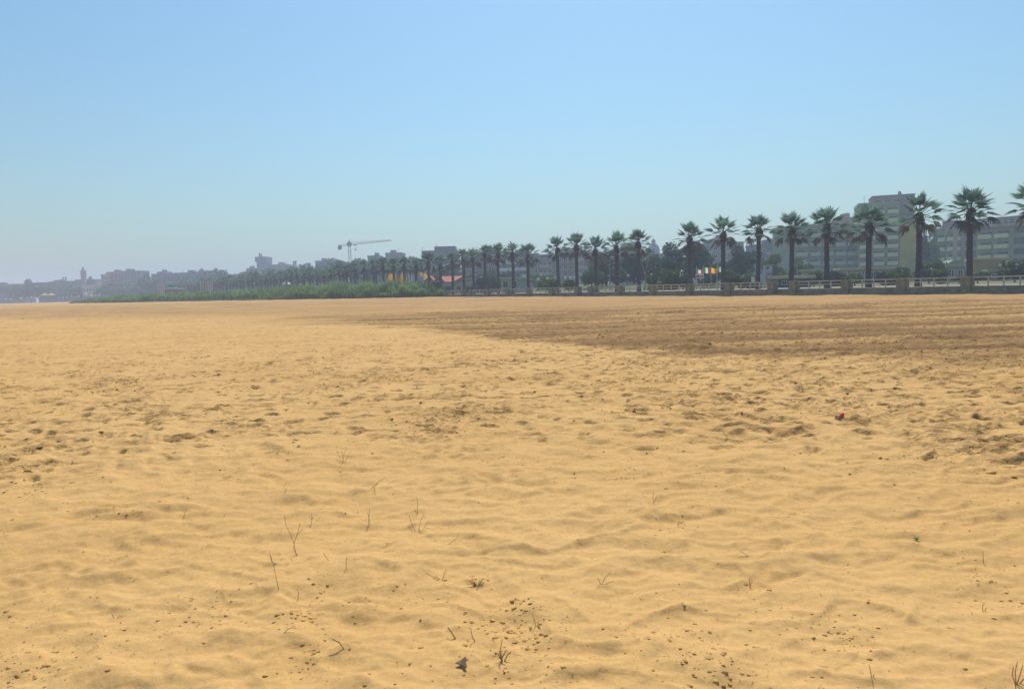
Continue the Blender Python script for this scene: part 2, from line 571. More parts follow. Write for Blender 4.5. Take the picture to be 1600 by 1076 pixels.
rings = [0.4, 0.8, 1.2, 1.5]
r_ = 1.6
while r_ < 62:
    rings.append(r_)
    r_ *= 1.0046
while r_ < 5200:
    rings.append(r_)
    r_ *= 1.03
rings = np.array(rings)
ang = np.concatenate([np.linspace(-1.05, 1.05, 780), np.linspace(1.05, 2 * math.pi - 1.05, 62)[1:-1]])
na, nr = len(ang), len(rings)
RR, AA = np.meshgrid(rings, ang, indexing='ij')
GX, GY = RR * np.sin(AA), RR * np.cos(AA)
GH, GD = sand(GX.ravel(), GY.ravel())
GC = CRUST
GV = np.column_stack([GX.ravel(), GY.ravel(), GH])
GV = np.vstack([GV, [[0, 0, gz(0, 0)]]])
i0 = (np.arange(nr - 1)[:, None] * na + np.arange(na)[None, :]).ravel()
i1 = (np.arange(nr - 1)[:, None] * na + (np.arange(na)[None, :] + 1) % na).ravel()
GF = np.column_stack([i0, i0 + na, i1 + na, i1])
me = np_mesh('sand_ground', GV, GF, M['sand'], smooth=True)
a_ = me.attributes.new('damp', 'FLOAT', 'POINT')
a_.data.foreach_set('value', np.append(GD, 0).astype(np.float32))
a_ = me.attributes.new('crust', 'FLOAT', 'POINT')
a_.data.foreach_set('value', np.append(GC, 0).astype(np.float32))
sand_o = kind(link('sand_ground', me), 'structure')
# ------------------------------------------------------------------ promenade: wall, pillars, railing
FX0, FSL = 82.6, 0.675                    # fence line X = FX0 - FSL * Y
TD = Vector((-FSL, 1, 0)).normalized()    # along the promenade, away from the camera
ND = Vector((TD.y, -TD.x, 0))             # inland
FROT = math.atan2(TD.y, TD.x)
PROM = 0.70                               # promenade level

def on_line(px, off=0.0):
    """point of a line parallel to the wall (off metres inland) seen in a photograph column"""
    k = FX0 + off * math.sqrt(1 + FSL * FSL)
    a = gx(px, 1.0)
    y = k / (a + FSL)
    return Vector((k - FSL * y, y, 0))

def along(p):
    return (p - Vector((FX0, 0, 0))).dot(TD)

def from_along(s, off=0.0, z=0.0):
    return Vector((FX0, 0, z)) + TD * s + ND * off

# promenade surface and the land behind it
pA, pB = -30.0, 3600.0
mb = MB()
for s0, s1, o0, o1, z in ((pA, pB, 0.32, 9.5, PROM),):
    p = [from_along(s0, o0, z), from_along(s1, o0, z), from_along(s1, o1, z), from_along(s0, o1, z)]
    mb.add([tuple(q) for q in p] + [(q.x, q.y, -0.5) for q in p], [(3, 2, 1, 0), (0, 1, 5, 4), (2, 3, 7, 6), (1, 2, 6, 5), (3, 0, 4, 7)])
kind(mb.build('promenade', M['paving']), 'structure')
M['soil'] = mat('dry_grass_soil', (0.16, 0.16, 0.075), 0.95, 0.4, 0.15)
mb = MB()
q = [from_along(pA, 9.5, PROM - 0.1), from_along(pB, 9.5, PROM - 0.1)]
far_ = [Vector((4600, 3600, PROM - 0.1)), Vector((4600, -100, PROM - 0.1))]
p = q + far_
mb.add([tuple(v) for v in p], [(3, 2, 1, 0)])
mb.add([(v.x, v.y, -0.6) for v in p] + [tuple(v) for v in p], [(0, 1, 5, 4), (1, 2, 6, 5), (2, 3, 7, 6), (3, 0, 4, 7)])
kind(mb.build('inland_ground', M['soil']), 'structure')

_mesh = {}
def shared(key, maker):
    if key not in _mesh:
        _mesh[key] = maker()
    return _mesh[key]

def pillar_mesh(h, w):
    b = MB()
    b.box(-w / 2, w / 2, -w / 2, w / 2, -0.45, h - 0.10)
    b.bevel_box(-w / 2 - 0.04, w / 2 + 0.04, -w / 2 - 0.04, w / 2 + 0.04, h - 0.10, h, 0.05)
    return b.mesh('pillar', M['concrete'])

def fence_run(pillars, label, group='runs of cream promenade railing above the sand'):
    """pillars: along-distances from near to far; local x runs along the wall"""
    s0 = pillars[0]
    root = empty('promenade_fence', from_along(s0), FROT, label, 'fence', group)
    L = pillars[-1] - s0
    w = 0.80
    # low wall with a projecting foot and a worn coping
    b = MB()
    b.box(-0.3, L + 0.3, -0.16, 0.16, -0.5, PROM - 0.06)
    b.bevel_box(-0.3, L + 0.3, 0.16, 0.34, -0.5, 0.24, 0.05)
    b.build('low_wall', M['concrete'], root)
    for i in range(len(pillars) - 1):
        a, c = pillars[i] - s0 + w / 2 + 0.045, pillars[i + 1] - s0 - w / 2 - 0.045
        link('coping', MB().bevel_box(a, c, -0.2, 0.2, PROM - 0.06, PROM + 0.02, 0.02).mesh('coping', M['concrete_top']), root)
        for z, r in ((1.12, 0.042), (1.45, 0.055)):
            link('rail', MB().box(a - 0.043, c + 0.043, -r * 0.8, r * 0.8, z - r, z + r).mesh('rail', M['rail']), root)
        n = 3
        pm = shared('rail_post', lambda: MB().box(-0.04, 0.04, -0.05, 0.05, PROM + 0.02, 1.395).mesh('rail_post', M['rail']))
        for k in range(n):
            link('rail_post', pm, root, (a + (c - a) * (k + 1) / (n + 1), 0, 0))
    pm = shared('pillar', lambda: pillar_mesh(1.55, w))
    for k, s in enumerate(pillars):
        link('pillar', pm, root, (s - s0, 0, 0))
    return root

def P_(xs):
    return [along(on_line(x)) for x in xs]
near = P_([1511, 1410, 1323, 1241])
step = (near[3] - near[0]) / 3
fence_run([near[0] - 3 * step, near[0] - 2 * step, near[0] - step] + near, 'railing nearest the camera on the right, ending at the steps by the sign board')
fence_run(P_([1207, 1139, 1078, 1021, 970, 924]), 'railing in front of the row of flags and the big dark trees')
fence_run(P_([903, 863, 827, 794, 763, 736]), 'railing in front of the small pale kiosk, between two gaps for steps')
fl = P_([724, 697])
fence_run(fl + [fl[1] + (fl[1] - fl[0]) * (k + 1) for k in range(9)], 'farthest railing, in front of the red roofed house and behind the cane')

# steps in the three openings
for xs, lab in (((1241, 1207), 'concrete steps in the wall opening by the sign board'), ((924, 903), 'concrete steps in the wall opening left of the flags'),
                ((736, 724), 'concrete steps in the wall opening by the red roofed house')):
    a, c = P_(xs)
    b = empty('beach_steps', from_along(a), FROT, lab, 'steps', 'flights of steps from promenade to sand')
    for k in range(4):
        link('step', MB().bevel_box(0.42, c - a - 0.42, 0.12 + 0.3 * (2.6 - k) - 0.75, 0.12 + 0.3 * (3.6 - k) - 0.75, -0.5, PROM - 0.17 * (4 - k) + 0.14, 0.02).mesh('step', M['concrete']), b)
# ------------------------------------------------------------------ palms
def frond_mesh(seed, mat_, droop, L=1.0):
    """fan leaf: long stalk, then a folded fan of narrow leaflets with drooping tips; runs along +x, upper side +z"""
    q = random.Random(seed)
    V, F = [], []
    def add(vs_, fs):
        n = len(V)
        V.extend(vs_)
        F.extend([tuple(i + n for i in f) for f in fs])
    pl = 1.12 * L
    def stalk(t):
        return Vector((pl * t, 0, 0.10 * math.sin(t * 1.6) * L - droop * 0.35 * t * t))
    w = 0.035
    pts = [stalk(t) for t in (0, 0.5, 1.0)]
    vs_ = []
    for p in pts:
        vs_ += [p + Vector((0, w, 0)), p + Vector((0, -w, 0)), p + Vector((0, 0, -w))]
    fs = []
    for i in (0, 3):
        fs += [(i, i + 1, i + 4, i + 3), (i + 1, i + 2, i + 5, i + 4), (i + 2, i, i + 3, i + 5)]
    add(vs_, fs)
    o = pts[-1]
    n = 13
    for k in range(n):
        a = (k / (n - 1) - 0.5) * 2 * R(62) + q.uniform(-0.04, 0.04)
        ln = L * (1.22 - 0.45 * abs(a) / R(62)) * q.uniform(0.9, 1.08)
        d = Vector((math.cos(a), math.sin(a), 0))
        side = Vector((-math.sin(a), math.cos(a), 0))
        fold = 0.16 * abs(math.sin(a))
        def pos(t, s):
            p = o + d * (ln * t) + side * s
            p.z += fold * t * ln - droop * (0.35 + 0.5 * q.uniform(0.6, 1.2)) * (t ** 2.2) * ln * 0.9
            return p
        hw = ln * 0.07
        m1, m2 = pos(0.0, 0), pos(0.55, 0)
        l, r = pos(0.55, hw) + Vector((0, 0, 0.03)), pos(0.55, -hw) + Vector((0, 0, 0.03))
        tip = pos(1.0, q.uniform(-0.04, 0.04))
        add([m1, l, m2, r, tip], [(0, 1, 2), (0, 2, 3), (1, 4, 2), (2, 4, 3)])
    me = bpy.data.meshes.new('frond')
    me.from_pydata([tuple(v) for v in V], [], F)
    me.materials.append(mat_)
    me.update()
    return me

FRONDS = [frond_mesh(i, M['frond'], 0.10 + 0.12 * (i % 3)) for i in range(5)]
FRONDS_OLD = [frond_mesh(10 + i, M['frond_old'], 0.55) for i in range(3)]

def trunk_mesh(h, r, seed):
    q = random.Random(seed)
    b = MB()
    prof = [(0, 1.28), (0.25, 1.08), (0.8, 1.0), (h * 0.4, 0.93), (h * 0.75, 0.9), (h - 0.9, 0.92), (h - 0.35, 1.12), (h, 0.75)]
    ox, oy = q.uniform(-0.06, 0.06), q.uniform(-0.06, 0.06)
    rows = []
    n = 14
    zs = []
    z = 0
    while z < h:
        zs.append(z)
        z += 0.28
    zs.append(h)
    for i, z in enumerate(zs):
        k = np.interp(z, [p[0] for p in prof], [p[1] for p in prof]) * r
        kk = k * (1.05 if i % 2 else 0.96)                      # ring scars
        rows.append((kk, z))
    b.lathe(rows, n)
    for i, v in enumerate(b.v):
        s = math.sin(v[2] / h * 2.2)
        jit = 1 + q.uniform(-0.04, 0.04)
        b.v[i] = (v[0] * jit + ox * s * 2, v[1] * jit + oy * s * 2, v[2])
    return b, (ox * math.sin(2.2) * 2, oy * math.sin(2.2) * 2)

def thatch_mesh(r, seed):
    """skirt of hanging dead leaves and old leaf bases under the crown"""
    q = random.Random(seed)
    b = MB()
    for k in range(42):
        a = q.uniform(0, 2 * math.pi)
        z = q.uniform(-0.75, 0.15)
        ln = q.uniform(0.35, 0.85)
        c, s = math.cos(a), math.sin(a)
        out = q.uniform(0.02, 0.32)
        p0 = Vector((c * r * 0.9, s * r * 0.9, z))
        p1 = p0 + Vector((c * out, s * out, -ln * 0.45))
        p2 = p0 + Vector((c * out * 1.1, s * out * 1.1, -ln))
        sd_ = Vector((-s, c, 0)) * q.uniform(0.05, 0.12)
        b.add([p0 - sd_, p0 + sd_, p1 + sd_ * 1.4, p1 - sd_ * 1.4, p2], [(0, 1, 2, 3), (3, 2, 4)])
    return b.mesh('thatch', M['thatch'])

THATCH = [thatch_mesh(0.30, i) for i in range(3)]

def frond_xf(q, pol, az):
    """rotation of a frond that leaves the crown at a polar angle from the vertical"""
    return Matrix.Rotation(az, 3, 'Z') @ Matrix.Rotation(pol - math.pi / 2, 3, 'Y') @ Matrix.Rotation(q.uniform(-0.5, 0.5), 3, 'X')

def palm(px, ytop, label, i, group='fan palms along the promenade', off=3.5, n=34, yshift=0):
    q = random.Random(100 + i)
    n = q.randint(29, 38)
    p = on_line(px, off)
    ztop = at(px, ytop, p.y).z
    sc = q.uniform(0.93, 1.07)
    h = ztop - PROM - 1.85 * sc
    root = empty('palm_tree', (p.x, p.y, PROM), 0, label, 'palm tree', group)
    root.rotation_euler = (R(q.uniform(-0.9, 0.9)), R(q.uniform(-0.9, 0.9)), 0)
    tb, top = trunk_mesh(h, 0.27 * q.uniform(0.95, 1.1), i)
    tb.build('trunk', M['trunk'], root, smooth=True)
    link('thatch', THATCH[i % 3], root, (top[0], top[1], h - 0.05), (0, 0, q.uniform(0, 6)), (0.88, 0.88, 1.0))
    lean = (q.uniform(-0.12, 0.12), q.uniform(-0.12, 0.12))
    for k in range(n):
        t = (k + 0.5) / n
        pol = R(6 + 122 * t ** 0.92) + q.uniform(-0.10, 0.10)
        az = k * 2.39996 + q.uniform(-0.25, 0.25)
        old = pol > R(100)
        me_ = q.choice(FRONDS_OLD if old else FRONDS)
        s = sc * q.uniform(0.88, 1.08) * (1.0 if pol < R(70) else 1.06)
        o = link('frond', me_, root, (top[0], top[1], h - 0.25 - 0.25 * t))
        o.rotation_euler = (Matrix.Rotation(lean[0], 3, 'X') @ Matrix.Rotation(lean[1], 3, 'Y') @ frond_xf(q, pol, az)).to_euler()
        o.scale = (s, s * q.uniform(0.85, 1.05), s)
    return root

NEAR_PALMS = [
    (1613, 282, 'palm at the right edge, only part of its crown in the picture'),
    (1515, 291, 'tall palm in front of the balconied block, second from the right edge'),
    (1434, 301, 'palm beside the plain yellow stair wall and the dark cypress'),
    (1357, 318, 'palm in front of the left balconies of the tallest apartment block'),
    (1292, 322, 'palm in front of the long green grey apartment block'),
    (1236, 331, 'palm standing in the wall opening, right of the sign board'),
    (1184, 333, 'palm just left of the sign board'),
    (1130, 338, 'palm just right of the four flags'),
    (1079, 346, 'palm just left of the four flags, in front of a dark tree'),
    (999, 357, 'palm left of the church dome, below the orange awning'),
    (964, 362, 'palm in front of the dark trees, between two taller neighbours left of the dome'),
    (932, 368, 'palm behind the right end of the second railing gap'),
    (902, 363, 'palm behind the pillar at the second railing gap'),
    (873, 368, 'leftmost palm of the group of five left of the church dome'),
    (826, 380, 'palm right of the pale kiosk, standing alone against the sky'),
    (802, 377, 'palm directly in front of the pale kiosk'),
    (779, 379, 'palm just left of the pale kiosk'),
    (758, 380, 'palm right of the red roofed house'),
    (741, 387, 'palm at the right gable of the red roofed house'),
    (725, 387, 'palm in front of the red roof, right one of two'),
    (707, 392, 'palm in front of the red roof, left one of two'),
]
for i, (px, yt, lab) in enumerate(NEAR_PALMS):
    palm(px, yt, lab, i)

# the far row: same tree, whole crowns
def far_crown(seed, n=34):
    q = random.Random(seed)
    V, F, MI = [], [], []
    src = [(m, [tuple(v.co) for v in m.vertices], [tuple(p.vertices) for p in m.polygons]) for m in FRONDS[:3] + FRONDS_OLD[:2]]
    for k in range(n):
        t = (k + 0.5) / n
        pol = R(8 + 118 * t) + q.uniform(-0.1, 0.1)
        old = pol > R(100)
        m, vs_, fs = src[q.choice((3, 4)) if old else q.randrange(3)]
        X = frond_xf(q, pol, k * 2.39996 + q.uniform(-0.3, 0.3)) * q.uniform(0.9, 1.08)
        n0 = len(V)
        V += [tuple(X @ Vector(v) + Vector((0, 0, -0.25 * t))) for v in vs_]
        F += [tuple(j + n0 for j in f) for f in fs]
        MI += [1 if old else 0] * len(fs)
    me_ = bpy.data.meshes.new('crown')
    me_.from_pydata(V, [], F)
    me_.materials.append(M['frond'])
    me_.materials.append(M['frond_old'])
    me_.polygons.foreach_set('material_index', MI)
    me_.update()
    return me_
CROWNS = [far_crown(200 + k) for k in range(4)]
FTR = [trunk_mesh(7.0, 0.31, 300 + k)[0].mesh('trunk', M['trunk'], True) for k in range(3)]

def far_palm(p, h, i, label, group, cat='palm tree'):
    q = random.Random(500 + i)
    root = empty('palm_tree', (p.x, p.y, PROM), q.uniform(0, 6), label, cat, group)
    hh = h - 1.85
    o = link('trunk', FTR[i % 3], root)
    o.scale = (1, 1, hh / 7.0)
    s = q.uniform(0.95, 1.12)
    link('crown', CROWNS[i % 4], root, (0, 0, hh - 0.2), (0, 0, q.uniform(0, 6)), (s, s, s))
    link('thatch', THATCH[i % 3], root, (0, 0, hh - 0.05))
    return root

s_first = along(on_line(690, 3.5))
qq = random.Random(77)
n_far = 0
for k in range(62):
    s = s_first + k * 5.6 + qq.uniform(-0.4, 0.4)
    far_palm(from_along(s, 3.5), 8.1 + qq.uniform(-0.7, 0.8) + 0.012 * k, n_far, 'small distant fan palm in the long dense row beyond the red roofed house', 'fan palms in the far part of the promenade row')
    n_far += 1
s_sec = along(on_line(588, 14))
for k in range(42):
    s = s_sec + k * 6.2 + qq.uniform(-0.8, 0.8)
    far_palm(from_along(s, 14 + qq.uniform(-0.5, 0.5)), 8.6 + qq.uniform(-1.0, 1.1) + 0.02 * k, n_far, 'small distant fan palm in the inland row behind the far promenade palms', 'fan palms in the far inland row')
    n_far += 1
# ------------------------------------------------------------------ buildings
GROUND = PROM - 0.1
def zc(z):
    return z if z < 450 else 450 + (z - 450) * 0.4
def wall_mat(name, rgb):
    if name not in M:
        M[name] = mat(name, rgb, 0.9, 0.14, 0.35, 0.15, 6)
    return M[name]

def window_mesh(w, h, m_='white'):
    """frame standing proud of the wall, recessed dark pane, sill; origin at the lower left corner on the wall face"""
    b = MB()
    t = 0.09
    b.box(0, t, -0.05, 0.02, 0, h)
    b.box(w - t, w, -0.05, 0.02, 0, h)
    b.box(t, w - t, -0.05, 0.02, h - t, h)
    b.box(-0.08, w + 0.08, -0.14, 0.02, -0.10, 0)
    b.box(w / 2 - 0.03, w / 2 + 0.03, -0.04, 0.015, 0.0, h - t)
    b.add([(t, -0.012, 0), (w - t, -0.012, 0), (w - t, -0.012, h - t), (t, -0.012, h - t)], [(0, 1, 2, 3)], 1)
    return b.mesh('window', [M[m_], M['glass']])

def balcony_mesh(w, d, hp, m, rail=False):
    b = MB()
    b.box(0, w, -d, -0.003, -0.18, 0)
    if rail:
        for z in (0.35, 0.65, 0.98):
            b.box(0, w, -d, -d + 0.05, z - 0.03, z + 0.03)
        n = max(2, int(w / 1.0))
        for k in range(n + 1):
            x = (w - 0.05) * k / n
            b.box(x, x + 0.05, -d + 0.05, -d + 0.1, 0, 0.95)
    else:
        b.box(0, w, -d, -d + 0.12, 0.002, hp)
        b.box(0, 0.12, -d + 0.12, -0.003, 0.002, hp)
        b.box(w - 0.12, w, -d + 0.12, -0.003, 0.002, hp)
    return b.mesh('balcony', m)

def block(xl, zl, xr, zr, ytop, label, wall, floors, bays, deep=12.0, balcony=None, bal_bays=None, bal_rail=False, bal_w=0.92, win=(1.5, 1.5), win_m='white',
          hut=True, antenna=True, name='apartment_building', cat='building', group=None, seed=0, gfloor=0.0, roof=None, parapet=0.9):
    q = random.Random(seed + int(xl * 7))
    p0, p1 = at(xl, hor(xl), zl), at(xr, hor(xr), zr)
    d = Vector((p1.x - p0.x, p1.y - p0.y, 0))
    L = d.length
    H = at((xl + xr) / 2, ytop, (zl + zr) / 2).z - GROUND
    root = empty(name, (p0.x, p0.y, GROUND), math.atan2(d.y, d.x), label, cat, group)
    Hw = H - parapet
    MB().box(0, L, 0, deep, -0.6, Hw).build('wall', wall, root)
    b = MB()
    b.box(-0.15, L + 0.15, -0.15, deep + 0.15, Hw, Hw + 0.22)
    for x0, x1, y0, y1 in ((-0.1, L + 0.1, -0.1, 0.1), (-0.1, L + 0.1, deep - 0.1, deep + 0.1), (-0.1, 0.1, 0.1, deep - 0.1), (L - 0.1, L + 0.1, 0.1, deep - 0.1)):
        b.box(x0, x1, y0, y1, Hw + 0.22, H)
    b.build('roof', roof or wall, root)
    if hut:
        w_, h_ = min(4.0, L * 0.3), 2.2
        x = q.uniform(0.15, 0.8) * (L - w_)
        MB().box(x, x + w_, 3, 3 + min(5, deep * 0.4), Hw + 0.222, H + h_ - 0.6).build('stair_hut', wall, root)
    if antenna:
        for k in range(1 + int(L / 14)):
            x = q.uniform(0.1, 0.9) * L
            a = MB()
            a.tube([(x, 4, Hw + 0.2), (x, 4, H + q.uniform(2.0, 3.2))], 0.05, 5)
            z = H + 1.9
            a.box(x - 0.7, x + 0.7, 3.97, 4.03, z - 0.04, z)
            for j in range(5):
                a.box(x - 0.6 + j * 0.3 - 0.02, x - 0.6 + j * 0.3 + 0.02, 3.7, 4.3, z + 0.001, z + 0.04)
            a.build('antenna', M['grey_metal'], root)
    if floors:
        fh = (Hw - gfloor) / floors
        bw = L / bays
        w, h = min(win[0], bw * 0.75), min(win[1], fh * 0.6)
        wm = shared(('win', round(w, 2), round(h, 2), win_m), lambda: window_mesh(w, h, win_m))
        bm = shared(('bal', round(bw * bal_w, 2), wall.name, bool(bal_rail)), lambda: balcony_mesh(bw * bal_w, 1.4, 1.0, balcony or wall, bal_rail)) if balcony else None
        for f in range(floors):
            z0 = gfloor + f * fh
            for k in range(bays):
                door = bm is not None and (bal_bays is None or k in bal_bays)
                link('window', wm, root, (bw * (k + 0.5) - w / 2, 0, z0 + (0.12 if door else fh * 0.32)), (0, 0, 0), (1, 1, 1))
                if door and (f > 0 or gfloor):
                    link('balcony', bm, root, (bw * (k + (1 - bal_w) / 2), 0, z0))
    root['L'], root['H'], root['D'] = L, H, deep
    return root

W_ = lambda n, c: wall_mat(n, c)
GREEN = W_('sage_render', (0.30, 0.32, 0.17))
SAGE2 = W_('pale_sage_parapet', (0.60, 0.61, 0.32))
GREY = W_('grey_render', (0.25, 0.24, 0.235))
MAUVE = W_('mauve_render', (0.29, 0.245, 0.25))
PINK = W_('pink_render', (0.38, 0.25, 0.215))
CREAM = W_('cream_render', (0.42, 0.38, 0.31))
OCHRE = W_('ochre_render', (0.42, 0.35, 0.055))
TAN = W_('tan_render', (0.33, 0.26, 0.15))
BLUEGREY = W_('bluish_render', (0.19, 0.215, 0.26))
DARK = W_('dark_render', (0.11, 0.12, 0.125))

# the tallest block with its plain yellow stair wall
t = block(1340, 236, 1404, 232, 316, 'tallest apartment block, many green grey balconies and a plain yellow stair wall', GREEN, 9, 3, 14, SAGE2, hut=False, seed=1, bal_w=0.78, win=(2.9, 2.2), win_m='grey_metal')  # wide dark glazing also stands in for shade in the balcony recesses
L, H = t['L'], t['H']
zy = at(1414, 346, 232).z - GROUND
MB().box(L + 0.004, L + 4.5, -0.9, 13.6, -0.6, zy).build('stair_wall', OCHRE, t)
zt = at(1395, 307, 236).z - GROUND
MB().box(L * 0.36, L + 4.3, 1.0, 12.5, H - 0.66, zt).box(L * 0.34, L + 4.5, 0.8, 12.7, zt, zt + 0.25).build('penthouse', W_('weathered_plaster', (0.31, 0.27, 0.235)), t)
MB().box(L + 0.2, L + 4.2, 0.6, 9.0, zy + 0.003, zt - 1.2).build('upper_floor', GREY, t)
wm = shared('pwin', lambda: window_mesh(1.6, 1.2))
for k in range(5):
    link('window', wm, t, (L * 0.42 + k * 2.6, 1.0, zt - 2.3))
MB().lathe([(0.5, 0), (0.5, 0.9), (0.35, 1.3), (0, 1.4)], 10, (L + 0.6, 5, zt + 0.25)).build('water_tank', GREY, t)

block(1241, 236, 1338, 240, 351, 'long green grey apartment block left of the tallest one', W_('teal_grey_render', (0.23, 0.27, 0.18)), 6, 5, 13, W_('grey_green_parapet', (0.42, 0.46, 0.31)), seed=2, bal_w=0.8, win=(3.0, 2.1), win_m='grey_metal')  # oversized dark panes imitate the shaded recesses behind these balconies
block(1318, 262, 1345, 262, 339, 'narrow brownish house top showing behind the long green grey block', W_('brown_render', (0.40, 0.29, 0.23)), 0, 1, 9, seed=3)
r = block(1457, 222, 1690, 191, 349, 'balconied apartment block at the right edge with a glazed roof storey', GREEN, 5, 9, 14, SAGE2, [0, 1, 3, 4, 6, 7], hut=False, seed=4, bal_w=0.84, win=(3.0, 2.1), win_m='grey_metal')  # dark panes enlarged to give the balconies a shaded recess look
L, H = r['L'], r['H']
MB().box(6.2, 7.4, -1.5, -0.004, -0.6, H - 0.6).build('column', W_('pinkish_column', (0.47, 0.36, 0.25)), r)
zr_ = at(1573, 338, 206).z - GROUND
MB().box(7.6, L, 1.6, 12.5, H - 0.66, zr_ - 0.3).build('upper_floor', W_('taupe_render', (0.29, 0.25, 0.20)), r)
MB().box(7.2, L + 0.3, 1.0, 13, zr_ - 0.297, zr_).build('roof', TAN, r)
wm = shared('twin', lambda: window_mesh(3.0, 1.7))
for k in range(6):
    link('window', wm, r, (14.5 + k * 3.5, 1.6, H - 0.2))
bm = MB()
for z in (0.45, 0.95):
    bm.box(12.0, L, -1.45, -1.38, H + z - 0.05, H + z + 0.05)
k = 12.0
while k < L:
    bm.box(k, k + 0.1, -1.378, -1.28, H - 0.66, H + 0.9)
    k += 4.2
bm.build('terrace_rail', M['white'], r)
MB().box(12.0, L, -1.5, -0.12, H - 0.95, H - 0.665).build('terrace', TAN, r)
MB().lathe([(0, -0.25), (0.7, -0.1), (1.0, 0.25), (0.95, 0.28), (0, 0.0)], 14, (0, 0, 0)).build('satellite_dish', M['white'], r, (11.2, -1.9, H - 2.6), (R(75), 0, R(20)), True)
MB().box(1.0, 4.5, 3, 8, H - 0.66, H + 2.3).build('stair_hut', MAUVE, r)
MB().tube([(2.8, -0.3, H - 3.6), (4.1, -0.3, H - 0.7)], 0.12, 6).build('strut', M['white'], r)

# low buildings near the promenade on the right
def low(xl, zl, xr, zr, yt, label, wall, deep=6, roof_m=None, over=0.5, name='beach_pavilion', bays=3, cat='building', wins=True, base=GROUND):
    p0, p1 = at(xl, hor(xl), zl), at(xr, hor(xr), zr)
    d = Vector((p1.x - p0.x, p1.y - p0.y, 0))
    L = d.length
    H = at((xl + xr) / 2, yt, (zl + zr) / 2).z - base
    root = empty(name, (p0.x, p0.y, base), math.atan2(d.y, d.x), label, cat)
    MB().box(0, L, 0, deep, -0.5, H - 0.45).build('wall', wall, root)
    MB().bevel_box(-over, L + over, -over, deep + over, H - 0.447, H, 0.06).build('roof', roof_m or wall, root)
    if wins:
        w = L / bays * 0.6
        h = max(0.5, min(1.6, (H - 0.6) * 0.5))
        wm = window_mesh(w, h)
        for k in range(bays):
            link('window', wm, root, (L / bays * (k + 0.2), 0, max(0.25, (H - 0.5) * 0.4)))
    root['L'], root['H'] = L, H
    return root

low(1521, 138, 1572, 136, 403, 'plain ochre flat roofed building right of the second palm from the right', W_('dull_ochre', (0.40, 0.29, 0.12)), 7, wins=False)
low(1545, 128, 1575, 127, 421, 'dark low shelter in front of the ochre building', DARK, 3, TAN, 0.4, name='shelter', bays=2)
low(1574, 132, 1640, 130, 411, 'long low shed with a pale roof edge at the right side', W_('shed_grey', (0.30, 0.27, 0.22)), 5, W_('pale_sheet', (0.45, 0.42, 0.34)), 0.5, name='shed', bays=4)
kz = low(1479, 124, 1507, 123.5, 413, 'grey beach kiosk with a rounded pale green canopy', W_('grey_board', (0.33, 0.29, 0.25)), 4, W_('faded_green_canvas', (0.30, 0.33, 0.22)), 0.4, name='kiosk', bays=2)
L, H = kz['L'], kz['H']
pts = [(L * k / 10, H + 0.003 + 0.75 * math.sin(math.pi * k / 10)) for k in range(11)]
MB().prism(pts, 0.2, 3.8).build('canopy', W_('faded_green_canvas', (0.30, 0.33, 0.22)), kz)
low(1316, 152, 1402, 150, 418, 'long low tan beach building below the tallest block', TAN, 6, W_('tan_sheet_roof', (0.42, 0.36, 0.22)), 0.5, bays=8)
low(1251, 140, 1270, 138, 421, 'small greenish tan hut between two palms left of the long block', W_('olive_tan', (0.34, 0.31, 0.19)), 4, None, 0.3, name='hut', bays=1)
low(1206, 112, 1246, 108, 431, 'low tan roofed bar behind the wall opening', DARK, 3, W_('sandy_roof', (0.52, 0.42, 0.26)), 0.5, name='beach_bar', bays=3)
low(783, 165, 811, 163, 433, 'small pale green kiosk behind the lone palms in the middle', W_('pale_green_board', (0.36, 0.38, 0.27)), 4, W_('kiosk_roof', (0.40, 0.40, 0.30)), 0.3, name='kiosk', bays=2)
p = at(829.5, hor(829), 158)
g = empty('gate_pillar', (p.x, p.y, GROUND), 0, 'short pale concrete pillar right of the small green kiosk', 'pillar')
MB().box(-0.28, 0.28, -0.28, 0.28, -0.4, 1.75).build('shaft', CREAM, g)
MB().bevel_box(-0.34, 0.34, -0.34, 0.34, 1.75, 1.9, 0.05).build('cap', CREAM, g)

# red roofed house
hz_ = 176
p0, p1 = at(664, hor(664), hz_), at(750, hor(750), hz_)
h = empty('red_roofed_house', (p0.x, p0.y, GROUND), 0, 'low beach house with red tiled roofs and two front gables', 'house')
k = hz_ / FOC
u = lambda px: (px - 664) * k
zz = lambda py, px: at(px, py, hz_).z - GROUND
eave, apex = zz(440, 679), zz(431.6, 679)
M['red_roof'] = mat('red_roof_tiles', (0.42, 0.115, 0.095), 0.8, 0.22, 1.4)
beige = W_('beige_render', (0.46, 0.40, 0.29))
MB().box(u(665), u(745), 0, 9, -0.6, eave - 0.05).build('wall', beige, h)
for a, m_, c in ((664, 672, 679), (679, 686, 694.5)):
    xa, xm, xc = u(a), u(m_), u(c)
    ga = MB().prism([(xa + 0.25, eave - 0.046), (xc - 0.25, eave - 0.046), (xm, apex - 0.25)], -0.35, 0.3)
    ga.build('gable', beige, h)
    rf = MB()
    for s, (x0, x1) in ((0, (xa - 0.1, xm)), (1, (xm, xc + 0.1))):
        z0, z1 = (eave - 0.15, apex) if s == 0 else (apex, eave - 0.15)
        rf.prism([(x0, z0), (x1, z1), (x1, z1 + 0.16), (x0, z0 + 0.16)], -0.9, 6.5)
    rf.build('roof', M['red_roof'], h)
    link('window', shared('gwin', lambda: window_mesh(0.9, 0.8)), h, (xm - 0.45, -0.352, eave + 0.15))
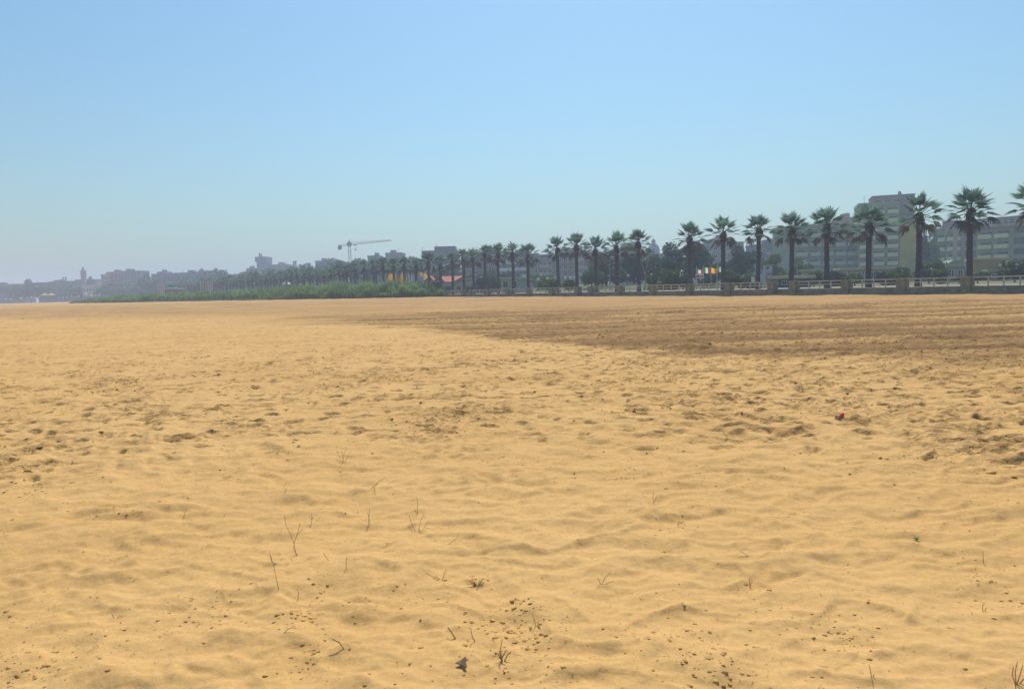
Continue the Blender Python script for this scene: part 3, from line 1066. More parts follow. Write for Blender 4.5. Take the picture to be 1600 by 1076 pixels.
# main roof: ridge parallel to the front, right part ends in a pale gable
rm = MB()
x0, x1, xr_ = u(694.5), u(723), u(738)
yr = 4.2
rm.add([(u(686), -0.1, eave - 0.1), (u(709), -0.8, eave - 0.1), (x1, yr, apex + 0.02), (u(686), yr, apex + 0.02),
        (u(686), -0.1, eave - 0.28), (u(709), -0.8, eave - 0.28), (x1, yr, apex - 0.16), (u(686), yr, apex - 0.16)],
       [(0, 1, 2, 3), (7, 6, 5, 4), (0, 4, 5, 1), (1, 5, 6, 2)])
rm.add([(u(686), yr + 0.01, apex), (x1, yr + 0.01, apex), (x1, 9.2, eave), (u(686), 9.2, eave)], [(0, 1, 2, 3)])
rm.build('roof', M['red_roof'], h)
xa, xm, xc = u(709), u(738), u(751)
MB().prism([(xa + 0.3, eave - 0.046), (xc - 0.3, zz(436, 750)), (xm, apex - 0.2)], 0.02, 0.5).build('gable', CREAM, h)
rr = MB()
rr.prism([(xa, eave - 0.2), (xm, apex + 0.0), (xm, apex + 0.2), (xa, eave)], -0.6, 7.5)
rr.prism([(xm, apex + 0.0), (xc, zz(436, 750)), (xc, zz(436, 750) + 0.18), (xm, apex + 0.2)], -0.6, 7.5)
rr.build('roof', M['red_roof'], h)
for k_ in range(5):
    link('window', shared('hwin', lambda: window_mesh(1.1, 1.1)), h, (u(668 + 15 * k_), 0, 0.9))
MB().box(u(701), u(703.2), -0.06, -0.002, 0, 2.0).build('door', W_('door_brown', (0.2, 0.13, 0.08)), h)

# the town behind, from right to left
G_T = 'apartment houses behind the promenade trees'
b1 = block(1205, 330, 1262, 330, 372, 'grey house with a white framed roof terrace above the dark trees', GREY, 5, 6, 12, CREAM, [1, 4], group=G_T, seed=11)
L, H = b1['L'], b1['H']
fr = MB()
for k_ in range(4):
    x = L * 0.5 + k_ * L * 0.15
    fr.box(x, x + 0.25, 1, 1.25, H - 0.68, H + 2.2)
fr.box(L * 0.48, L * 0.98, 0.9, 1.35, H + 2.2, H + 2.45)
fr.box(L * 0.48, L * 0.98, 0.9, 1.35, H + 0.6, H + 0.8)
fr.build('roof_frame', M['white'], b1)
block(1180, 300, 1226, 300, 381, 'dark grey flat roofed house left of the white framed terrace', DARK, 4, 5, 12, GREY, [2], group=G_T, seed=12)
block(1104, 290, 1162, 290, 378, 'mauve stepped house between the palms right of the flags', MAUVE, 5, 6, 12, CREAM, [0, 3, 4], group=G_T, seed=13)
block(1112, 292, 1143, 292, 373, 'upper grey storey rising behind the mauve stepped house', GREY, 0, 1, 10, group=G_T, seed=14)
block(1091, 310, 1106, 310, 381, 'bluish narrow house at the left of the mauve one', BLUEGREY, 4, 2, 10, group=G_T, seed=15)
bo = block(958, 300, 1006, 300, 389, 'grey mauve house with an orange roof awning', MAUVE, 5, 6, 12, GREY, [1, 2], group=G_T, seed=16)
L, H = bo['L'], bo['H']
M['orange'] = mat('orange_awning', (0.62, 0.17, 0.06), 0.8, 0.1, 1.0)
ys = at(977, 389, 300).z - GROUND
MB().prism([(L * 0.38, ys - 1.3), (L * 0.80, ys - 1.3), (L * 0.80, ys + 0.2), (L * 0.38, ys + 0.2)], -1.6, -0.05).build('awning', M['orange'], bo)
MB().box(L * 0.38, L * 0.85, 0.5, 8, H, H + 2.6).build('upper_floor', CREAM, bo)
block(902, 280, 950, 290, 393, 'pinkish apartment house with pale top floor left of the orange awning', PINK, 5, 6, 12, CREAM, None, group=G_T, seed=17)
block(862, 262, 906, 266, 396, 'grey apartment house with long dark balconies behind the five palms', GREY, 5, 5, 12, CREAM, None, True, group=G_T, seed=18)
block(834, 250, 864, 252, 402, 'low mauve house left of the group of five palms', MAUVE, 4, 4, 12, CREAM, [1, 2], group=G_T, seed=19)
block(782, 262, 830, 258, 397, 'grey apartment house with white balcony strips behind the lone palms', GREY, 5, 3, 12, M['white'], None, group=G_T, seed=20)
block(722, 282, 784, 276, 393, 'dark grey house behind the palms right of the red roofs', W_('slate_render', (0.17, 0.17, 0.175)), 5, 7, 12, CREAM, [1, 4, 6], True, group=G_T, seed=21)
ba = block(661, 300, 716, 300, 391, 'pale mauve apartment house with blue white balconies above the red roofs', MAUVE, 6, 6, 14, W_('blue_white_parapet', (0.55, 0.58, 0.68)), [3, 4], group=G_T, seed=22)
L, H = ba['L'], ba['H']
MB().box(L * 0.35, L * 0.95, 1.0, 9.0, H - 0.66, H + 1.6).build('upper_floor', GREY, ba)

G_F = 'far town buildings along the skyline'
def far_house(xl, xr, yt, z, wall, label, bays=4, floors=4, **kw):
    z = zc(z)
    return block(xl, z, xr, z, yt, label, wall, floors, bays, 14, group=G_F, name='town_building', **kw)
far_house(604, 630, 394.5, 420, GREY, 'grey flat roofed building above the yellow inflatables')
far_house(576, 594, 399, 430, BLUEGREY, 'bluish building right of the crane mast', 3)
far_house(494, 516, 407, 520, MAUVE, 'mauve building left of the crane behind tree tops', 4)
far_house(420, 452, 413, 640, CREAM, 'pale low building right of the tower block', 5, 4)
far_house(386, 402, 419, 660, GREY, 'low grey building left of the tower block', 3)
far_house(321, 335, 422.5, 560, MAUVE, 'square mauve building right of the pyramid roof', 3, 4, hut=False)
far_house(272, 322, 425.5, 600, GREY, 'long low grey building left of the pyramid roof', 9, 4)
far_house(237, 273, 427.5, 640, MAUVE, 'stepped mauve building at the left part of the skyline', 6, 4)
far_house(246, 256, 424.5, 655, MAUVE, 'small roof block above the stepped mauve building', 2, 4, antenna=False)
far_house(158, 172, 428.5, 720, W_('dusty_rose', (0.46, 0.33, 0.29)), 'lower dusty rose building left of the pink one', 3, 5)
far_house(170, 189, 424.5, 726, PINK, 'pink building between the rose and the grey building', 4, 5)
far_house(188, 220, 423.0, 715, GREY, 'broad grey building right of the pink one', 6, 6)
far_house(58, 118, 440.5, 880, DARK, 'long low dark building left of the bell tower', 12, 3)
far_house(76, 128, 439.0, 980, BLUEGREY, 'long bluish roofline behind the low dark building', 10, 3)
far_house(117, 150, 436.5, 920, MAUVE, 'church nave at the foot of the bell tower', 5, 3, hut=False, antenna=False)
far_house(-30, 37, 444.0, 900, BLUEGREY, 'long low bluish building at the left edge', 9, 2)
far_house(128, 157, 444.5, 640, W_('pale_sheet2', (0.48, 0.46, 0.42)), 'low pale roofed hall right of the bell tower', 6, 2, hut=False, antenna=False)

# pyramid roofed house
z = zc(560)
p = at(314.5, hor(314), z)
k = z / FOC
o = empty('pyramid_roofed_house', (p.x, p.y, GROUND), 0, 'small house with a pointed pyramid roof on the skyline', 'house', G_F)
h1, h2 = at(314, 424.5, z).z - GROUND, at(314, 418.5, z).z - GROUND
w = 4.5 * k
MB().box(-w, w, 0, 2 * w, -0.6, h1).build('wall', MAUVE, o)
MB().add([(-w - 0.5, -0.5, h1 + 0.003), (w + 0.5, -0.5, h1 + 0.003), (w + 0.5, 2 * w + 0.5, h1 + 0.003), (-w - 0.5, 2 * w + 0.5, h1 + 0.003), (0, w, h2)],
         [(0, 1, 4), (1, 2, 4), (2, 3, 4), (3, 0, 4), (3, 2, 1, 0)]).build('roof', W_('slate_roof', (0.2, 0.19, 0.2)), o)
for j in range(3):
    link('window', shared('pw', lambda: window_mesh(1.1, 1.6)), o, (-w * 0.7 + j * w * 0.55, 0, h1 - 3))

# tower block with masts on its roof
z = zc(860)
k = z / FOC
p = at(410, hor(410), z)
o = empty('tower_block', (p.x, p.y, GROUND), 0, 'tall bluish tower block with two masts on its roof', 'tower')
h1 = at(410, 401, z).z - GROUND
tw = W_('blue_grey_concrete', (0.18, 0.20, 0.27))
MB().box(-7.5 * k, 8 * k, 0, 14, -0.6, h1 - 4).build('wall', tw, o)
MB().box(-9.5 * k, 8.4 * k, -0.6, 14.6, h1 - 4, h1).build('top_floor', tw, o)
for dx, yt, wd in ((-5, 394.5, 1.0), (-2, 396.5, 0.8)):
    MB().box(dx * k - wd * k, dx * k + wd * k * 0.6, 4, 6, h1 + 0.003, at(410, yt, z).z - GROUND).build('mast', tw, o)
wm = shared('tw', lambda: window_mesh(1.6, 1.4))
for f in range(12):
    for j in range(4):
        link('window', wm, o, ((-6 + 3.6 * j) * k, 0, 3 + f * (h1 - 8) / 12))

# bell tower
z = zc(900)
k = z / FOC
p = at(129, hor(129), z)
o = empty('bell_tower', (p.x, p.y, GROUND), 0, 'slim square bell tower with a pointed cap far left', 'tower')
zt = lambda y: at(129, y, z).z - GROUND
w = 2.9 * k
st = W_('old_stone', (0.34, 0.30, 0.28))
MB().box(-w, w, 0, 2 * w, -0.6, zt(429)).build('shaft', st, o)
b = MB()
b.box(-w - 0.3, w + 0.3, -0.3, 2 * w + 0.3, zt(429), zt(429) + 0.5)
b2 = zt(429) + 0.5
for sx in (-1, 1):
    for y0 in (0, 2 * w - 0.9):
        b.box(sx * w - (0.9 if sx > 0 else 0), sx * w + (0.9 if sx < 0 else 0), y0, y0 + 0.9, b2, zt(424))
b.box(-w - 0.3, w + 0.3, -0.3, 2 * w + 0.3, zt(424), zt(424) + 0.6)
b.build('belfry', st, o)
MB().lathe([(w * 0.8, 0), (w * 0.75, 1.6), (w * 0.35, 2.8), (0.2, 3.4), (0.12, zt(417.5) - zt(424) - 0.6), (0, zt(417.5) - zt(424) - 0.5)], 8, (0, w, zt(424) + 0.6)).build('spire', st, o)

# church dome
z = zc(420)
k = z / FOC
p = at(1022, hor(1022), z)
o = empty('church_dome', (p.x, p.y, GROUND), 0, 'grey church dome with a thin lantern spire above the trees', 'church')
zt = lambda y: at(1022, y, z).z - GROUND
rd = 9 * k
MB().box(-rd * 1.5, rd * 1.5, -rd * 1.3, rd * 1.3, -0.6, zt(397)).build('nave', MAUVE, o)
MB().lathe([(rd * 1.02, 0), (rd * 1.02, zt(392) - zt(397)), (rd * 1.08, zt(392) - zt(397) + 0.1), (rd * 1.08, zt(392) - zt(397) + 0.5), (0, zt(392) - zt(397) + 0.5)], 20, (0, 0, zt(397) + 0.002)).build('drum', MAUVE, o, smooth=False)
hd = zt(381) - zt(392)
MB().lathe([(rd * math.cos(a), hd * math.sin(a)) for a in [R(q_) for q_ in range(0, 81, 8)]] + [(0, hd)], 20, (0, 0, zt(392) + 0.4)).build('dome', W_('dome_lead', (0.27, 0.27, 0.30)), o, smooth=True)
MB().lathe([(1.1, 0), (1.1, 1.5), (1.35, 1.6), (0.7, 2.3), (0.12, 3.0), (0.09, zt(371.5) - zt(381)), (0, zt(371.5) - zt(381))], 10, (0, 0, zt(381))).build('lantern', GREY, o)

# twin chimneys on the skyline, slim pinnacles far left
for xs, y0, z, lab in (((460.5, 463.5), 407.5, 620, 'thin chimney of the pair between tower block and crane'), ((98.5, 102.5), 432.5, 960, 'thin rooftop pinnacle left of the bell tower')):
    z = zc(z)
    for j, x in enumerate(xs):
        p = at(x, hor(x), z)
        o = empty('chimney_stack', (p.x, p.y, GROUND), 0, ('left ' if j == 0 else 'right ') + lab, 'chimney', 'thin stacks on the skyline')
        ht = at(x, y0 + (0.6 if j == 0 else 0), z).z - GROUND
        MB().tube([(0, 0, -0.5), (0, 0, ht)], [0.7, 0.5], 8).build('shaft', GREY, o)
        MB().lathe([(0.5, -0.9), (0.85, -0.6), (0.85, 0), (0.3, 0.1)], 8, (0, 0, ht)).build('cap', GREY, o)

# tower crane
z = 430
p = at(548.5, hor(548), z)
o = empty('tower_crane', (p.x, p.y, GROUND), 0, 'pale red tower crane with its jib pointing right', 'crane')
M['crane'] = mat('faded_red_crane_paint', (0.50, 0.30, 0.27), 0.6, 0.15, 0.5)
hm_ = at(548.5, 384.5, z).z - GROUND
b = MB()
s = 0.62
for sx in (-s, s):
    for sy in (-s, s):
        b.tube([(sx, sy, -0.4), (sx, sy, hm_)], 0.085, 4)
n = int(hm_ / 1.6)
for i in range(n):
    z0, z1 = i * hm_ / n, (i + 1) * hm_ / n
    for a, c in (((-s, -s), (s, -s)), ((s, -s), (s, s)), ((s, s), (-s, s)), ((-s, s), (-s, -s))):
        if i % 2:
            a, c = c, a
        b.tube([(a[0], a[1], z0), (c[0], c[1], z1)], 0.05, 4)
b.build('mast', M['crane'], o)
tip = at(611, 377.5, 402)
tip = Vector((tip.x - p.x, tip.y - p.y, 0))
jd = tip.normalized()
JL = tip.length
jn = Vector((-jd.y, jd.x, 0))
def lattice(L0, L1, zb, hgt, m_, name, taper=1.0):
    b = MB()
    n = max(2, int(abs(L1 - L0) / 2.0))
    hw = 0.6
    P = []
    for i in range(n + 1):
        t = i / n
        l = L0 + (L1 - L0) * t
        hh = hgt * (1 - (1 - taper) * t)
        c = jd * l
        P.append((c + jn * hw + Vector((0, 0, zb)), c - jn * hw + Vector((0, 0, zb)), c + Vector((0, 0, zb + hh))))
    for i in range(n):
        for q_ in range(3):
            b.tube([P[i][q_], P[i + 1][q_]], 0.075, 4)
        b.tube([P[i][0], P[i + 1][2]], 0.06, 4)
        b.tube([P[i][1], P[i + 1][2]], 0.06, 4)
        b.tube([P[i][0], P[i + 1][1]], 0.05, 4)
    return b.build(name, m_, o)
zj = hm_ + 0.6
lattice(1.2, JL, zj, 1.5, M['crane'], 'jib', 0.35)
lattice(-1.2, -JL * 0.27, zj, 0.9, M['crane'], 'counter_jib', 0.9)
b = MB()
c = jd * (-JL * 0.25)
cr = MB()
for v in MB().box(-1.0, 1.0, -0.7, 0.7, -2.0, 0.4).v:
    q_ = c + jd * v[0] + jn * v[1]
    cr.v.append((q_.x, q_.y, zj + v[2]))
cr.f = MB().box(0, 1, 0, 1, 0, 1).f
cr.mi = [0] * 6
cr.build('counterweight', M['grey_metal'], o)
MB().box(-1.1, 1.1, -1.1, 1.1, hm_, hm_ + 2.1).lathe([(0.7, 0), (0.1, 1.6)], 6, (0, 0, hm_ + 2.1)).build('slewing_unit', M['grey_metal'], o)
c = jd * 6.0
b = MB()
b.tube([(c.x, c.y, zj - 0.1), (c.x, c.y, zj - 2.6)], 0.06, 4)
b.box(c.x - 0.9, c.x + 0.9, c.y - 0.4, c.y + 0.4, zj - 0.5, zj - 0.12)
b.box(c.x - 0.5, c.x + 0.5, c.y - 0.3, c.y + 0.3, zj - 3.4, zj - 2.6)
b.build('hook_block', M['crane'], o)
# ------------------------------------------------------------------ trees, bushes, cane
def leaf_cloud(seed, clumps, n, size, flat=1.0):
    """leaf-sized faces spread through a set of ellipsoid clumps (x, y, z, rx, ry, rz); returns a vertex array of quads"""
    g = np.random.default_rng(seed)
    c = np.array(clumps)
    vol = c[:, 3] * c[:, 4] * c[:, 5]
    k = g.choice(len(c), n, p=vol / vol.sum())
    d = g.normal(size=(n, 3))
    d /= np.linalg.norm(d, axis=1)[:, None]
    rr = g.uniform(0.25, 1.0, n) ** 0.45 * (1 + 0.10 * g.normal(size=n))
    p = c[k, :3] + d * rr[:, None] * c[k, 3:]
    a = g.normal(size=(n, 3))
    a /= np.linalg.norm(a, axis=1)[:, None]
    b = np.cross(a, g.normal(size=(n, 3)))
    b /= np.linalg.norm(b, axis=1)[:, None]
    s = (size * g.uniform(0.55, 1.3, n))[:, None]
    a, b = a * s, b * s * 0.6
    V = np.stack([p - a, p + b, p + a * 1.1, p - b], axis=1).reshape(-1, 3)
    return V

def crown_mesh(seed, rx, rz, n, size, m, lobes=11, z0=0.0, pointed=0.0):
    q = random.Random(seed)
    cl = []
    for k in range(lobes):
        t = q.uniform(0, 1)
        a = q.uniform(0, 2 * math.pi)
        z = z0 + rz * (0.25 + 1.45 * t)
        w = rx * (1 - 0.55 * abs(t - 0.35) ** 1.2 - pointed * t)
        d = w * math.sqrt(q.uniform(0.05, 0.5))
        r = q.uniform(0.32, 0.52)
        cl.append((d * math.cos(a), d * math.sin(a), z, rx * r, rx * r, rz * r * q.uniform(0.8, 1.1)))
    V = leaf_cloud(seed, cl, n, size)
    F = np.arange(len(V)).reshape(-1, 4)
    return np_mesh('crown', V, F, m)

def limbs_mesh(seed, h, r, spread, m, n=5):
    q = random.Random(seed)
    b = MB()
    top = Vector((q.uniform(-0.2, 0.2), q.uniform(-0.2, 0.2), h))
    b.tube([(0, 0, -0.3), (0.05, 0.02, h * 0.5), top], [r * 1.25, r, r * 0.75], 7)
    for k in range(n):
        a = k * 2 * math.pi / n + q.uniform(-0.4, 0.4)
        e = Vector((math.cos(a) * spread * q.uniform(0.5, 0.9), math.sin(a) * spread * q.uniform(0.5, 0.9), h + spread * q.uniform(0.5, 1.0)))
        b.tube([top, (top + e) / 2 + Vector((0, 0, 0.2)), e], [r * 0.55, r * 0.38, r * 0.15], 5)
    return b.mesh('trunk', m, True)

TREES = {}
for key, m_, args in (('dark', M['leaf_dark'], (1, 4.2, 3.4)), ('dark2', M['leaf_dark'], (2, 4.2, 3.0)), ('mid', M['leaf_mid'], (3, 4.0, 2.8)), ('mid2', M['leaf_mid'], (4, 3.8, 3.2)), ('light', M['leaf_light'], (5, 3.6, 2.4))):
    s_, rx, rz = args
    TREES[key] = (crown_mesh(s_, rx, rz, 3000, 0.30, m_, 13, 1.6), limbs_mesh(s_, 2.4, 0.28, 3.2, M['bark']), 2 * rx * 0.95, rz * 2.0 + 1.6)
BUSH = [(crown_mesh(20 + k, 1.0, 0.62, 1100, 0.115, m_, 10, 0.0), limbs_mesh(20 + k, 0.35, 0.06, 0.6, M['bark'], 4)) for k, m_ in enumerate((M['leaf_mid'], M['leaf_light'], M['leaf_dark'], M['leaf_mid']))]

def tree(kind_, px, wpx, ytop, z, label, group=None, base=None):
    cr, tr, w0, h0 = TREES[kind_]
    p = at(px, hor(px), z)
    b = GROUND if base is None else base
    h = at(px, ytop, z).z - b
    w = wpx * z / FOC
    o = empty('tree', (p.x, p.y, b), random.Random(int(px)).uniform(0, 6), label, 'tree', group)
    sc = (w / w0, w / w0, h / h0)
    link('crown', cr, o, (0, 0, 0), (0, 0, 0), sc)
    link('trunk', tr, o, (0, 0, 0), (0, 0, 0), (min(sc[0], sc[2]), min(sc[0], sc[2]), sc[2]))
    return o

def bush(k, px, wpx, ytop, z, label, group=None, base=None):
    cr, tr = BUSH[k]
    p = at(px, hor(px), z)
    b = GROUND if base is None else base
    h = at(px, ytop, z).z - b
    w = wpx * z / FOC
    o = empty('bush', (p.x, p.y, b), random.Random(int(px)).uniform(0, 6), label, 'bush', group)
    sc = (w / 1.95, w / 1.95, h / 1.22)
    link('foliage', cr, o, (0, 0, 0), (0, 0, 0), sc)
    link('stem', tr, o, (0, 0, 0), (0, 0, 0), sc)
    return o

G1 = 'trees in the park behind the promenade'
tree('dark', 948, 62, 397, 150, 'broad dark tree behind the two palms left of the orange awning', G1)
tree('mid2', 925, 34, 411, 142, 'smaller dark green tree at the left end of the park trees', G1)
tree('dark2', 990, 52, 397, 158, 'dark tree right below the orange awning', G1)
tree('mid', 1018, 40, 399, 160, 'tree directly below the church dome', G1)
tree('dark', 1053, 62, 381, 150, 'large round dark tree right of the church dome', G1)
tree('dark2', 1092, 46, 378, 142, 'tall dark tree behind the palm left of the flags', G1)
tree('mid2', 1114, 40, 396, 140, 'lower green tree above the four flags', G1)
tree('dark', 1158, 56, 385, 150, 'very dark tree between the two palms right of the flags', G1)
tree('mid', 1206, 46, 399, 156, 'dark green tree behind the sign board', G1)
tree('mid2', 1252, 34, 402, 150, 'green tree at the left end of the long apartment block', G1)
tree('dark2', 1038, 44, 402, 132, 'dark tree low in front of the round one right of the dome', G1)
G2 = 'bushes along the promenade'
for k, px, w, yt, z, lab in (
    (1, 1046, 34, 425, 112, 'light green bush below the big round tree right of the dome'),
    (1, 1022, 22, 432, 116, 'small light bush left of the light green one under the round tree'),
    (0, 1068, 26, 432, 112, 'low green bush at the foot of the palm left of the flags'),
    (0, 1108, 30, 429, 130, 'green bush behind the four flags'),
    (0, 1146, 36, 429, 112, 'green hedge bush right of the flags'),
    (1, 1168, 26, 432, 110, 'low light bush left of the sign board'),
    (3, 1226, 30, 425, 124, 'green bush between the sign board and the next palm'),
    (3, 1272, 24, 428, 112, 'green bush in front of the greenish tan hut'),
    (2, 1305, 34, 431, 110, 'low dark bush right of the greenish tan hut'),
    (0, 1336, 30, 433, 108, 'low bush in front of the long tan beach building, left part'),
    (2, 1385, 34, 432, 106, 'low dark bush in front of the long tan beach building, right part'),
    (0, 1408, 34, 424, 102, 'round green bush at the foot of the yellow stair wall'),
    (3, 1452, 38, 415, 112, 'green bush at the foot of the dark cypress'),
    (1, 1472, 28, 419, 104, 'light bush left of the grey kiosk'),
    (0, 1498, 30, 430, 100, 'low bush in front of the grey kiosk'),
    (0, 1528, 34, 424, 96, 'rounded bush right of the second palm from the right'),
    (3, 1586, 42, 415, 100, 'large bush at the right edge below the balconied block'),
    (0, 1625, 40, 412, 98, 'bush half cut off by the right picture edge'),
    (3, 862, 26, 437, 138, 'small green bush below the leftmost of the five palms'),
    (0, 888, 24, 440, 128, 'small bush behind the second railing gap'),
    (1, 845, 18, 441, 146, 'small pale bush right of the short pale pillar'),
    (2, 752, 18, 438, 160, 'dark bush at the right gable of the red roofed house'),
    (2, 768, 22, 436, 168, 'dark bush left of the small green kiosk'),
    (3, 735, 20, 446, 150, 'low bush in front of the right gable of the red house'),
    (2, 680, 22, 444, 150, 'dark bush in front of the left gables of the red house'),
    (3, 700, 16, 447, 152, 'low bush in front of the middle of the red house'),
):
    g_ = 0 if px in (1498, 1472, 1528, 1108, 1226) else 1
    bush(k, px, w * (1 + 0.25 * g_), yt - (hor(px) + 4 - yt) * 0.16 * g_, z, lab, G2)

# pale slender forked trunk in front of the park trees
p = at(1008, hor(1008), 128)
o = empty('slender_tree', (p.x, p.y, GROUND), 0, 'slender pale forked tree trunk standing before the dark park trees', 'tree')
b = MB()
zz_ = lambda y: at(1008, y, 128).z - GROUND
b.tube([(0, 0, -0.2), (0.05, 0, zz_(436)), (0.02, 0, zz_(431))], [0.14, 0.12, 0.11], 6)
b.tube([(0.02, 0, zz_(431)), (-0.25, 0.1, zz_(418)), (-0.75, 0.1, zz_(400))], [0.10, 0.08, 0.05], 6)
b.tube([(0.02, 0, zz_(431)), (0.35, -0.1, zz_(416)), (0.75, 0, zz_(398))], [0.10, 0.08, 0.05], 6)
b.build('trunk', M['bark_pale'], o, smooth=True)
V = leaf_cloud(77, [(-0.8, 0, zz_(399), 0.9, 0.9, 0.8), (0.8, 0, zz_(397), 1.0, 0.9, 0.9), (0, 0.3, zz_(394), 0.9, 0.8, 0.7)], 420, 0.17)
link('crown', np_mesh('crown', V, np.arange(len(V)).reshape(-1, 4), M['leaf_mid']), o)

# cypress
p = at(1443, hor(1443), 186)
o = empty('cypress_tree', (p.x, p.y, GROUND), 0, 'dark narrow cypress right of the yellow stair wall', 'tree')
h = at(1443, 357, 186).z - GROUND
cl = []
for k in range(26):
    t = k / 25
    r = 1.25 * (0.5 + 0.7 * t) if t < 0.35 else 1.3 * max(0.12, 1 - ((t - 0.35) / 0.65) ** 2.2)
    a = k * 2.4
    cl.append((0.25 * math.cos(a), 0.25 * math.sin(a), 0.6 + t * (h - 1.2), r, r, h * 0.07))
V = leaf_cloud(5, cl, 5200, 0.22)
link('crown', np_mesh('crown', V, np.arange(len(V)).reshape(-1, 4), M['cypress']), o)
MB().tube([(0, 0, -0.3), (0, 0, h * 0.6)], [0.22, 0.1], 7).build('trunk', M['bark'], o)

# taller spreading tree seen between the yellow wall and the next palm
tree('mid2', 1452, 26, 356, 200, 'small crown above the cypress, in front of the balconied block', G1)

# trees of the far skyline
G3 = 'far trees along the skyline'
q = random.Random(31)
FAR_T = [
    (46, 22, 437, 760, 'dark', 'square topped dark tree standing alone far left'),
    (14, 40, 445, 820, 'dark2', 'low dark trees at the left edge of the picture'),
    (74, 34, 447, 780, 'dark2', 'low dark tree group right of the square topped tree'),
    (100, 36, 446, 770, 'dark', 'low dark tree below the thin pinnacles'),
    (142, 13, 433, 840, 'dark', 'small round tree right of the bell tower'),
    (135, 44, 449, 700, 'dark2', 'low dark tree group below the bell tower'),
    (175, 40, 443, 640, 'dark2', 'tree below the pink building'),
    (205, 42, 440, 620, 'mid2', 'tree below the broad grey building'),
    (229, 24, 429, 600, 'dark', 'dark tree between the grey building and the stepped mauve one'),
    (252, 44, 437, 560, 'dark2', 'dark tree below the stepped mauve building'),
    (290, 52, 434, 540, 'dark', 'wide dark tree below the long low grey building'),
    (330, 40, 430, 500, 'dark2', 'dark tree below the pyramid roof'),
    (352, 36, 423, 500, 'dark', 'dark tree right of the pyramid roof'),
    (374, 34, 424, 510, 'mid2', 'green tree left of the low grey building'),
    (398, 40, 424, 480, 'dark', 'dark tree at the foot of the tower block, left'),
    (425, 44, 419, 470, 'dark2', 'dark tree at the foot of the tower block, right'),
    (452, 40, 417, 450, 'dark', 'dark tree below the thin chimneys'),
    (482, 40, 411, 440, 'mid2', 'tree left of the mauve building near the crane'),
    (515, 40, 405, 420, 'dark', 'rounded dark tree top left of the crane mast'),
    (534, 36, 406, 380, 'dark2', 'tree at the foot of the crane'),
    (563, 36, 405, 370, 'dark', 'tree right of the crane mast'),
    (590, 34, 404, 360, 'dark2', 'tree below the bluish building'),
    (618, 34, 402, 340, 'mid2', 'tree behind the yellow inflatables, left'),
    (648, 34, 402, 320, 'dark', 'tree behind the yellow inflatables, right'),
    (690, 46, 417, 240, 'dark2', 'dark tree behind the red roofs, left'),
    (724, 40, 416, 230, 'mid2', 'dark tree behind the red roofs, right'),
    (760, 46, 420, 220, 'dark', 'dark tree left of the green kiosk'),
    (800, 44, 424, 215, 'dark2', 'dark tree right behind the green kiosk'),
    (845, 40, 427, 215, 'mid', 'tree behind the short pale pillar'),
]
for px, w, yt, z, k_, lab in FAR_T:
    tree(k_, px, w * 1.25, yt, zc(z), lab, G3)

# lone palm top on the skyline
p = at(338, hor(338), 455)
far_palm(Vector((p.x, p.y, 0)), at(338, 418.5, 455).z - PROM, 901, 'single palm crown rising above the skyline trees right of the pyramid roof', G3)

# grass bank behind the promenade
M['lawn'] = mat('dry_lawn', (0.10, 0.125, 0.05), 0.95, 0.35, 0.25, 0.3, 3)
bx = np.linspace(815, 1185, 60)
V, F = [], []
rows_ = ((122, 0.0), (132, 0.45), (146, 0.95), (160, 1.0), (185, 0.9))
for x in bx:
    e = sstep(815, 850, x) * (1 - sstep(1120, 1185, x))
    for z, t in rows_:
        p = at(x, hor(x), z * (1.12 - 0.12 * (x - 815) / 370))
        top = 1.45 + 0.35 * math.sin(x / 23.0) * 0.4
        V.append((p.x, p.y, GROUND - 0.05 + float(e) * t * top))
nr_ = len(rows_)
for i in range(len(bx) - 1):
    for j in range(nr_ - 1):
        a = i * nr_ + j
        F.append((a, a + nr_, a + nr_ + 1, a + 1))
kind(link('grass_bank', np_mesh('grass_bank', V, F, M['lawn'], True)), 'structure')

